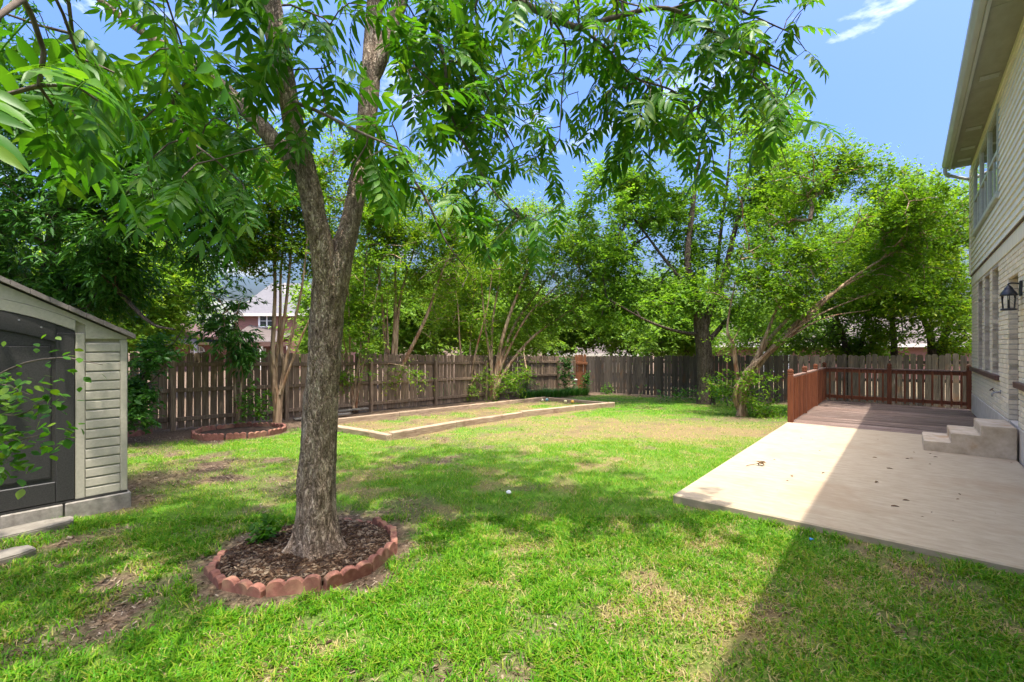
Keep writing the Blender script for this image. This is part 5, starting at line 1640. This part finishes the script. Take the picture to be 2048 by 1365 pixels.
def myrtle(label, bx, by, tips, ells, per=32, r=0.085, lab=None, size=0.062, cull=(0.85, 0.40, 7), leaf=None, grp=None):
    D = float(G(bx, by)[1])
    stems = []
    for (mx_, my_, tx, ty, rr) in tips:
        dj = random.uniform(-0.25, 0.25)
        stems.append([(bx + random.uniform(-5, 5), by, D + random.uniform(-.05, .05), r * rr), (bx + (mx_ - bx) * 0.28 + random.uniform(-3, 3), by + (my_ - by) * 0.42, D, r * rr * 0.85), (mx_, my_, D + dj, r * rr * 0.62), (mx_ + (tx - mx_) * 0.5 + random.uniform(-6, 6), my_ + (ty - my_) * 0.5, D + dj * 1.5, r * rr * 0.42), (tx, ty, D + dj * 2, r * rr * 0.16)])
    return tree('crape_myrtle', label, 'tree', stems, [(a, b, D + dd, c, d_, e, n) for (a, b, dd, c, d_, e, n) in ells], per, size, leaf or M_crape, M_bark3, spread=0.17, stemname='stem', skel_from=0.45, cull=cull)
myrtle('slender crape myrtle with thin upright stems right of the big trunk', 708, 826, [(700, 700, 690, 480, .5), (722, 690, 735, 470, .55), (735, 690, 765, 520, .45), (695, 720, 680, 560, .4)],
       [(715, 500, 0, 90, 140, 0.9, 190), (690, 620, 0, 50, 70, 0.5, 50), (740, 640, -.2, 50, 60, 0.4, 30), (700, 750, -.3, 40, 35, 0.2, 10)])
myrtle('tall crape myrtle with tan peeling stems behind the left part of the timber bed', 783, 817, [(790, 650, 800, 420, 1.1), (850, 640, 915, 470, .9), (765, 620, 735, 430, .8), (800, 600, 850, 400, .8), (775, 660, 770, 500, .5)],
       [(800, 430, 0, 150, 120, 1.3, 330), (880, 480, 0, 110, 100, 1.0, 190), (760, 560, 0, 80, 80, 0.8, 90), (850, 600, .3, 90, 60, 0.7, 70), (800, 740, -.3, 45, 35, 0.2, 10)])
myrtle('small crape myrtle with V-shaped stems at the left fence, middle of the timber bed', 936, 803, [(920, 690, 905, 540, .55), (955, 690, 985, 540, .6), (940, 700, 950, 560, .4)],
       [(930, 560, .4, 100, 90, 1.0, 190), (900, 640, .3, 70, 60, 0.6, 80), (960, 650, .2, 60, 60, 0.6, 60), (940, 750, -.2, 40, 30, 0.2, 10)])
myrtle('broad crape myrtle whose thick stems lean right over the far end of the timber bed', 985, 801, [(1010, 660, 1090, 470, 1.2), (1030, 650, 1130, 500, 1.0), (1060, 680, 1190, 590, .9), (985, 650, 1010, 470, .8), (970, 650, 960, 480, .7), (1050, 640, 1160, 530, .7)],
       [(1080, 500, 0, 130, 110, 1.4, 330), (1160, 520, 0, 90, 90, 1.2, 230), (1000, 480, .3, 110, 110, 1.2, 220), (1150, 610, -.2, 80, 50, 0.9, 130), (1060, 640, .4, 90, 60, 0.8, 110), (1030, 745, -.3, 60, 35, 0.3, 25)], per=34)
# back-yard tree and leaning crape myrtle
D8 = float(G(1412, 808)[1])
tree('back_tree', 'tall airy light-green tree with a dark straight trunk standing at the back fence', 'tree',
     [[(1412, 812, D8, .32), (1411, 770, D8, .27), (1408, 700, D8, .25), (1402, 660, D8, .24), (1396, 630, D8, .17), (1385, 580, D8, .14), (1375, 520, D8, .11), (1385, 420, D8, .08), (1400, 300, D8, .03)],
      [(1404, 670, D8, .14), (1420, 620, D8, .13), (1445, 560, D8 - .3, .10), (1470, 460, D8 - .4, .075), (1500, 340, D8 - .4, .05), (1530, 240, D8 - .4, .015)],
      [(1408, 690, D8, .10), (1430, 668, D8, .08), (1470, 620, D8 + .5, .07), (1540, 540, D8 + .8, .05), (1600, 420, D8 + 1, .02)],
      [(1398, 670, D8, .07), (1350, 662, D8 - .5, .05), (1290, 640, D8 - 1, .035), (1220, 600, D8 - 1.2, .015)],
      [(1388, 590, D8, .07), (1330, 520, D8 + .3, .05), (1270, 440, D8 + .4, .03), (1220, 380, D8 + .4, .012)],
      [(1430, 600, D8 - .2, .07), (1440, 480, D8 + .2, .055), (1455, 360, D8 + .3, .04), (1465, 240, D8 + .3, .012)]],
     [(1400, 420, D8, 240, 190, 2.6, 560), (1450, 300, D8, 150, 120, 1.6, 210), (1280, 480, D8, 130, 140, 1.8, 250), (1560, 400, D8, 100, 140, 1.5, 200), (1350, 600, D8 - .5, 170, 90, 1.6, 260), (1270, 620, D8 - 1, 90, 50, 0.8, 90), (1560, 260, D8, 60, 60, 0.8, 45), (1250, 380, D8, 70, 60, 0.9, 60)],
     34, 0.095, M_maple, M_bark2, spread=0.19, tilt=0.6, droop=0.3, sides=14, stemname='trunk', rmax=0.06, cull=(0.62, 0.43, 8))
D9 = float(G(1486, 832)[1])
st9 = []
for (m1, m2, m3, m4, rr) in (((1500, 760), (1560, 680), (1660, 590), (1790, 520), 1.0), ((1495, 750), (1580, 670), (1700, 560), (1850, 470), .95), ((1488, 770), (1530, 690), (1600, 610), (1700, 480), .9), ((1482, 780), (1520, 700), (1560, 600), (1620, 440), .8), ((1475, 760), (1466, 690), (1455, 650), (1480, 520), .75), ((1470, 790), (1500, 740), (1620, 640), (1760, 580), .7), ((1480, 760), (1545, 700), (1640, 640), (1740, 620), .55)):
    st9.append([(1486 + random.uniform(-9, 9), 834, D9 + random.uniform(-.1, .1), .095 * rr), (*m1, D9 + random.uniform(-.1, .1), .082 * rr), (*m2, D9 + random.uniform(-.2, .2), .066 * rr), (*m3, D9 + random.uniform(-.3, .3), .035 * rr), (*m4, D9 + random.uniform(-.4, .4), .008)])
tree('crape_myrtle', 'spreading crape myrtle leaning right towards the deck railing, with many tan stems', 'tree', st9,
     [(1690, 440, D9, 190, 130, 1.6, 520), (1560, 470, D9, 120, 140, 1.3, 260), (1800, 470, D9, 120, 100, 1.3, 200), (1690, 330, D9, 80, 60, 0.9, 100), (1560, 600, D9, 110, 50, 0.9, 110), (1480, 590, D9, 70, 70, 0.7, 80), (1740, 570, D9, 90, 40, 0.8, 90), (1480, 700, D9 - .2, 55, 50, 0.4, 30), (1455, 770, D9 - .2, 45, 35, 0.3, 18), (1530, 790, D9 - .2, 30, 30, 0.3, 12)],
     30, 0.062, M_crape, M_bark3, spread=0.17, stemname='stem', skel_from=0.4, cull=(0.8, 0.45, 9))
# trees beyond the back fence on the right
def btree(label, bx, D, stems, ells, per=32, size=0.10, leaf=None, name='yard_tree', cull=(0.55, 0.42, 12), barkm=None, spread=0.22):
    zb = float(gz(0, D))
    by = HY + FPX * (CH - zb) / D
    sl = []
    for path, r in stems:
        k = len(path)
        sl.append([(bx, by + 6, D, r)] + [(a, b, D + dd, r * (1 - 0.85 * (i + 1) / k)) for i, (a, b, dd) in enumerate(path)])
    return tree(name, label, 'tree', sl, [(a, b, D + dd, c, d_, e, n) for (a, b, dd, c, d_, e, n) in ells], per, size, leaf or M_far, barkm or M_bark2, spread=spread, stemname='trunk' if len(sl) == 1 else 'stem', cull=cull, sides=8, rmax=0.08)
btree('leafy tree with a thin dark leaning stem behind the left end of the deck fence', 1700, 17.2, [([(1690, 690, 0), (1675, 640, 0), (1650, 560, 0), (1640, 470, 0)], .12), ([(1725, 680, 0), (1745, 600, 0), (1760, 480, 0)], .10)],
      [(1680, 560, 0, 130, 90, 1.8, 260), (1640, 640, 0, 100, 50, 1.2, 120), (1740, 480, -.6, 120, 80, 2.0, 200), (1700, 690, .3, 120, 30, 1.0, 120)], 34, 0.08, M_far)
btree('leafy tree with dark forked stems behind the fence, nearest the house corner', 1868, 15.6, [([(1862, 680, 0), (1848, 640, 0), (1830, 560, 0), (1820, 450, 0)], .14), ([(1885, 690, 0), (1905, 620, 0), (1915, 520, 0), (1900, 430, 0)], .15)],
      [(1860, 470, -.8, 130, 95, 2.2, 330), (1930, 500, 0, 90, 120, 1.8, 230), (1850, 600, -.6, 120, 60, 1.8, 200), (1930, 640, 0, 70, 60, 1.2, 110), (1860, 690, .3, 130, 28, 1.0, 140)], 34, 0.08, M_crape)
btree('slim leafy tree between the other two behind the deck fence', 1790, 16.6, [([(1788, 690, 0), (1782, 620, 0), (1775, 520, 0), (1790, 420, 0)], .13)],
      [(1780, 520, 0, 90, 110, 1.6, 220), (1790, 630, 0, 80, 50, 1.2, 110), (1770, 690, .3, 70, 28, 1.0, 80)], 34, 0.08, M_crape)
# bright trees beyond the fences
FT = 'trees beyond the fences'
def far(label, px, D, ells, leaf=None, size=0.16, per=30, r=.22):
    t = btree(label, px, D, [([(px + 4, 690, 0), (px - 3, 620, 0), (px + 2, 560, 0)], r)], ells, per, size, leaf, 'background_tree', (0.4, 0.40, 15), None, 0.32)
    t['group'] = FT
far('bright leafy tree behind the left fence, right of the slender myrtle', 730, 24, [(720, 600, 0, 110, 110, 3, 300), (650, 650, 0, 50, 70, 2, 110), (800, 640, 0, 90, 80, 2.5, 180)])
far('bright leafy tree behind the left fence, behind the small V-shaped myrtle', 930, 25, [(900, 620, 0, 120, 95, 3, 300), (1000, 640, 0, 110, 80, 3, 260), (960, 560, 0, 100, 80, 2.5, 160)])
far('low leafy tree behind the back corner, left of the tan roof', 1085, 34, [(1080, 650, 0, 90, 60, 4, 280), (1140, 660, 2, 60, 40, 3, 160)], M_far, 0.20)
far('rounded pale tree behind the tan hipped roof', 1290, 36, [(1270, 650, -3, 110, 55, 3.5, 330), (1220, 620, 0, 90, 55, 3, 200), (1330, 600, 0, 100, 70, 3, 230)], M_far, 0.20)
far('pale leafy tree over the back fence, left of the dark straight trunk', 1370, 27, [(1345, 665, 0, 100, 45, 2.5, 300), (1400, 630, 0, 80, 70, 2.5, 160)], M_far, 0.15)
far('low screening tree behind the back fence, right of the dark straight trunk', 1535, 22, [(1530, 655, 0, 85, 42, 2.0, 210), (1600, 640, 0, 60, 50, 1.8, 110)], M_far, 0.12)
far('yellow-green tree behind the left fence, left of the brick house', 310, 19, [(320, 600, 0, 100, 80, 2.5, 220), (300, 520, 0, 120, 100, 2.5, 220), (310, 660, -.5, 60, 40, 1.2, 100)], M_maple, 0.13)
far('yellow-green tree behind the left fence, seen over the shed roof', 200, 17, [(190, 560, 0, 170, 110, 2.5, 330), (230, 640, 0, 80, 60, 1.5, 130), (60, 520, 0, 140, 120, 2.5, 220)], M_maple, 0.12)
far('leafy bright tree between the brick house and the big trunk', 655, 33, [(640, 690, 0, 26, 40, 1.5, 110), (670, 640, 0, 34, 80, 2.0, 170)], M_far, 0.17)

# far woods that read as one mass behind the houses
nq = 1200
wx_ = rng.uniform(-125, 125, nq); wy_ = rng.uniform(66, 92, nq)
hh_ = 4.5 + 6.5 * n2(wx_, wy_, 0.07, 3, 131)
wz_ = float(gz(0, 40)) + hh_ * rng.random(nq) ** 0.6
p1_ = np.stack([wx_, wy_, wz_], -1)
V, F, r = leaf_cloud(p1_ - np.array([0, 0, 0.8]), p1_, 34, 0.42, 0.75, DIAMOND, 0.6, 0.3)
o = obj('distant_woods', mesh_np('distant_woods', V, F, False, {'rnd': r}), M_far); tag(o, 'far line of green woods behind the neighbouring houses', kind='stuff')

# ------------------------------------------------------------------ low plants
def plant(name, label, cat, c, r, n, size, leaf, per=10, tmpl=OVAL, stems=5, group=None, hgt=0.3, spread=0.04, droop=0.1):
    th = thing(name, c, label, cat, group)
    mb = MB()
    tips = []
    for k in range(stems):
        a = rng.uniform(0, 2 * np.pi)
        tip = np.array([math.cos(a) * r * rng.uniform(0.3, 1), math.sin(a) * r * rng.uniform(0.3, 1), hgt * rng.uniform(0.6, 1)])
        mb.tube(spline([(0, 0, -0.02), tip * np.array([0.3, 0.3, 0.55]), tip], 8), np.linspace(0.006, 0.002, 8), 5)
        tips.append(tip)
    obj('stems', mb.mesh('stems'), M_twig, th)
    tips = np.array(tips)
    p1 = tips[rng.integers(0, stems, n)] + rng.normal(0, r * 0.25, (n, 3)) * np.array([1, 1, 0.7])
    p1[:, 2] = np.maximum(p1[:, 2] * rng.uniform(0.3, 1.0, n), 0.02)
    p0 = p1 * np.array([0.7, 0.7, 0.8])
    V, F, rr = leaf_cloud(p0, p1, per, size, spread, tmpl, 0.4, droop)
    V[:, 2] = np.maximum(V[:, 2], 0.003)
    obj('leaves', mesh_np('leaves', V, F, False, {'rnd': rr}), leaf, th, kind='stuff')
    return th
p = G(530, 1092)
plant('weed', 'small leafy green weed growing in the mulch left of the trunk', 'weed', (p[0], p[1], p[2] + 0.04), 0.09, 26, 0.055, M_pecan, 3, OVAL, 4, None, 0.17, 0.012)
for (px, py, r, h_, nn, lab) in ((500, 852, .55, .95, 60, 'light green shrub growing against the left fence behind the empty edging ring'), (560, 846, .1, .1, 6, None), (730, 816, .35, .5, 30, 'low leafy suckers at the foot of the slender myrtle'), (880, 800, .8, .55, 90, 'dark green ground-cover plant below the left fence, behind the middle of the timber bed'),
                                 (1030, 795, .9, .6, 100, 'leafy bush at the foot of the broad leaning myrtle'), (1215, 787, .35, .3, 24, 'small weeds along the foot of the back fence, right of the upright pipe'), (1350, 800, 1.0, .28, 70, 'low green weeds along the back fence, left of the dark straight trunk'), (1455, 812, .5, .9, 50, 'leafy suckers round the base of the leaning myrtle'), (275, 858, .5, .8, 50, 'leafy bush in the narrow gap between shed and left fence')):
    if lab is None: continue
    c = G(px, py)
    plant('low_plant', lab, 'plant', c, r, nn, 0.075, M_dark if px in (880, 275) else M_pecan, 12, OVAL, 7, None, h_, 0.09)
# strappy border plants in the far corner
def blades_np(pos, h, w, yaw, lean, bend):
    n = len(pos)
    dirv = np.stack([np.cos(yaw), np.sin(yaw), np.zeros(n)], -1)
    side = np.stack([-np.sin(yaw), np.cos(yaw), np.zeros(n)], -1)
    up = np.array([0, 0, 1.0])
    m = pos + up * (h * 0.55)[:, None] + dirv * (lean * h * 0.35)[:, None]
    t = pos + up * (h * (1 - 0.35 * bend))[:, None] + dirv * (h * (lean + bend * 0.7))[:, None]
    hw = (w / 2)[:, None]
    V = np.stack([pos - side * hw * 0.8, pos + side * hw * 0.8, m - side * hw, m + side * hw, t], 1).reshape(-1, 3)
    b = np.arange(n)[:, None] * 5
    return V, b + np.array([[0, 1, 3, 2]]), b + np.array([[2, 3, 4]])
M_strap = leafmat('strappy_leaf', [(0.0, (0.020, 0.080, 0.014)), (0.5, (0.040, 0.140, 0.022)), (1.0, (0.085, 0.20, 0.035))], 0.35, 0.4)
for k, (px, py, lab) in enumerate(((1070, 797, 'clump of strappy green leaves below the far left fence, left one of the row'), (1110, 794, 'clump of strappy green leaves below the far left fence, middle of the row'), (1150, 791, 'clump of strappy green leaves nearest the back corner of the fence'))):
    c = G(px, py)
    n = 420
    a = rng.uniform(0, 2 * np.pi, n); r = 0.42 * np.sqrt(rng.random(n))
    pos = np.stack([r * np.cos(a) * 1.4, r * np.sin(a), gz(c[0] + r * np.cos(a), c[1] + r * np.sin(a)) - c[2]], -1)
    V, q, t = blades_np(pos, rng.uniform(0.25, 0.5, n), np.full(n, 0.018), a + rng.normal(0, 0.5, n), rng.uniform(0.1, 0.5, n), rng.uniform(0.3, 0.9, n))
    o = obj('strappy_plant', mesh_np('strappy_plant', V, [q, t], False, {'rnd': np.repeat(rng.random(n), 5)}), M_strap, None, tuple(c)); tag(o, lab, 'plant')
# ivy on the fence corner
def ivy(px, py0, py1, w, lab, nn):
    c = G(px, 790)
    u0, v0 = UV(c)
    th = thing('ivy', (c[0], c[1], c[2]), lab, 'ivy')
    top = P(px, py0, c[1])[2] - c[2]
    mb = MB()
    for k in range(4):
        mb.tube(spline([(random.uniform(-w, w) * 0.3, 0, 0), (random.uniform(-w, w), 0, top * 0.5), (random.uniform(-w, w), 0, top)], 10), 0.006, 5)
    obj('stems', mb.mesh('stems'), M_twig, th)
    p1 = np.stack([rng.normal(0, w, nn), rng.normal(-0.04, 0.05, nn), rng.uniform(0, top, nn)], -1)
    V, F, r = leaf_cloud(p1 - np.array([0, 0, 0.05]), p1, 6, 0.09, 0.05, OVAL, 0.8, 0.5)
    obj('leaves', mesh_np('leaves', V, F, False, {'rnd': r}), M_dark, th, kind='stuff')
ivy(1131, 716, 785, 0.16, 'ivy climbing the end of the left fence at the back corner', 120)
ivy(1172, 745, 790, 0.08, 'thin ivy shoot on the back fence right of the reddish corner boards', 40)

# leafy shrub branch reaching in front of the shed door: single leaves are parts
sh = thing('leafy_shrub', (P(-160, 1100, 2.95)[0], 2.95, 0.0), 'round-leaved green shrub reaching in from the left edge before the shed door', 'shrub')
so_ = tuple(-np.array(sh.location))
paths = [[(-160, 1120, 2.95), (-120, 900, 2.95), (-40, 780, 2.9), (40, 730, 2.88), (120, 716, 2.85), (165, 722, 2.83), (205, 730, 2.8)],
         [(-150, 1120, 2.95), (-110, 950, 2.9), (-30, 840, 2.85), (40, 830, 2.82), (90, 800, 2.8)],
         [(-150, 1100, 2.95), (-90, 940, 2.9), (-20, 890, 2.85), (40, 880, 2.8), (100, 865, 2.8)],
         [(-140, 1100, 2.95), (-80, 980, 2.9), (-20, 920, 2.85), (30, 925, 2.8)],
         [(-150, 1000, 2.95), (-60, 800, 2.9), (0, 770, 2.9), (60, 790, 2.85)]]
pos_ = []
for j, pth in enumerate(paths):
    c = np.array([P(*q) for q in pth]); s = spline(c, 40)
    mb = MB().tube(s, np.linspace(0.010, 0.0018, 40), 6)
    obj('stem', mb.mesh('stem', True), M_twig, sh, so_)
    for k in range(14 if j == 0 else 26):
        i = int(rng.integers(14, 40)) if j else int(rng.integers(16, 34))
        pos_.append((s[i] + rng.normal(0, 0.07, 3), j))
def round_leaf(seed):
    r = np.random.default_rng(seed)
    n = 8
    V = [(0, 0, 0)]
    for k in range(1, n):
        t = k / n; w = 0.34 * math.sin(math.pi * t ** 0.85)
        V += [(t, w, 0.10 * w - 0.1 * t * t), (t, 0, -0.1 * t * t), (t, -w, 0.10 * w - 0.1 * t * t)]
    V.append((1, 0, -0.1))
    F3 = [(0, 2, 1), (0, 3, 2)]; F4 = []
    for k in range(n - 2):
        b = 1 + 3 * k
        F4 += [(b, b + 1, b + 4, b + 3), (b + 1, b + 2, b + 5, b + 4)]
    b = 1 + 3 * (n - 2); L = len(V) - 1
    F3 += [(b, b + 1, L), (b + 1, b + 2, L)]
    return mesh_np('leaf', np.array(V), [np.array(F3), np.array(F4)], True, {'rnd': np.full(len(V), r.uniform(0.2, 0.9))})
RL = [round_leaf(k) for k in range(6)]
for k, (p, j) in enumerate(pos_):
    for q in range(2 if j == 0 else 4):
        o = obj('leaf', RL[(k + q) % 6], M_pecan, sh, tuple(p + rng.normal(0, 0.03, 3) + np.array(so_)), (rng.normal(0, 0.5), rng.normal(0.25, 0.4), rng.uniform(0, 6.28)))
        sc_ = rng.uniform(0.045, 0.07) * (0.8 if j == 0 else 1)
        o.scale = (sc_, sc_, sc_)

# ------------------------------------------------------------------ grass
def lawn_ok(x, y):
    u, v = x * ca - y * sa, x * sa + y * ca
    ok = ~((u > -1.86) & (v > 4.67))
    ok &= (u < 1.1)
    ok &= ~((u < SU + 0.045) & (u > SU - 2.3) & (v < VS + 0.04))
    ok &= (u > -11.9) & (v < FB_V)
    ok &= np.hypot(x - ring1[0], y - ring1[1]) > R1 + 0.02
    dd = np.abs(np.hypot(x - ring2[0], y - ring2[1]) - R2)
    ok &= dd > 0.05
    return ok
def sow(n, D0, D1, kb=0.55):
    # uniform over the trapezoid seen by the lens, with a margin
    y = np.sqrt(rng.uniform(D0 ** 2, D1 ** 2, n))
    x = rng.uniform(-1.3, 1.3, n) * y + rng.uniform(-0.7, 0.7, n)
    k = lawn_ok(x, y)
    x, y = x[k], y[k]
    d, b = maps(x, y)
    cl = n2(x, y, 5.5, 3, 77)
    pr = np.clip((1 - 1.15 * b) * (1 - kb * d) * (0.35 + 1.25 * sm(0.3, 0.62, cl)), 0, 1)
    k = rng.random(len(x)) < pr
    return x[k], y[k], d[k], cl[k]
M_grass = leafmat('lawn_grass', [(0.0, (0.036, 0.150, 0.004)), (0.35, (0.078, 0.250, 0.006)), (0.62, (0.165, 0.325, 0.010)), (0.8, (0.30, 0.31, 0.045)), (1.0, (0.43, 0.34, 0.17))], 0.35, 0.55, (1.2, 1.25, 0.4), 0.15)
def ground_z(x, y):
    return gz(x, y) + 0.03 * (n2(x, y, 0.55, 3, 5) - 0.5) - 0.016 + patio_rise(x, y)
def tier(name, lab, n, D0, D1, hr, wr, three):
    x, y, d, cl = sow(n, D0, D1)
    m = len(x)
    pos = np.stack([x, y, ground_z(x, y)], -1)
    h = rng.uniform(hr[0], hr[1], m) * (0.65 + 0.7 * cl) * (1 - 0.35 * d)
    w = rng.uniform(wr[0], wr[1], m)
    yaw = rng.uniform(0, 2 * np.pi, m)
    lean = rng.uniform(0.05, 0.95, m); bend = rng.uniform(0.15, 1.1, m)
    dead = rng.random(m) < (0.06 + 0.5 * d)
    col = np.where(dead, rng.uniform(0.78, 1.0, m), np.clip(0.62 * rng.random(m) + 0.22 * (cl - 0.4) + 0.18 * d, 0, 0.74))
    lean = np.where(dead, lean + 0.4, lean); h = np.where(dead, h * 0.75, h)
    V, q, t = blades_np(pos, h, w, yaw, lean, bend)
    if three:
        V = V.reshape(-1, 5, 3)[:, [0, 1, 4]].reshape(-1, 3)
        F = [np.arange(len(V)).reshape(-1, 3)]
        rr = np.repeat(col, 3)
    else:
        F = [q, t]; rr = np.repeat(col, 5)
    me = mesh_np(name, V, F, False, {'rnd': rr})
    o = obj(name, me, M_grass); tag(o, lab, kind='stuff')
    return m
tier('lawn_grass', 'coarse green grass of the near lawn', 235000, 1.1, 4.4, (0.028, 0.068), (0.0045, 0.0085), False)
tier('lawn_grass', 'green grass of the middle of the lawn', 285000, 4.4, 9.0, (0.028, 0.062), (0.006, 0.011), True)
tier('lawn_grass', 'patchy green and straw-coloured grass of the far lawn', 330000, 9.0, 24.0, (0.03, 0.065), (0.012, 0.022), True)
print('TRIS', sum(len(o.data.polygons) for o in bpy.data.objects if o.type == 'MESH'))
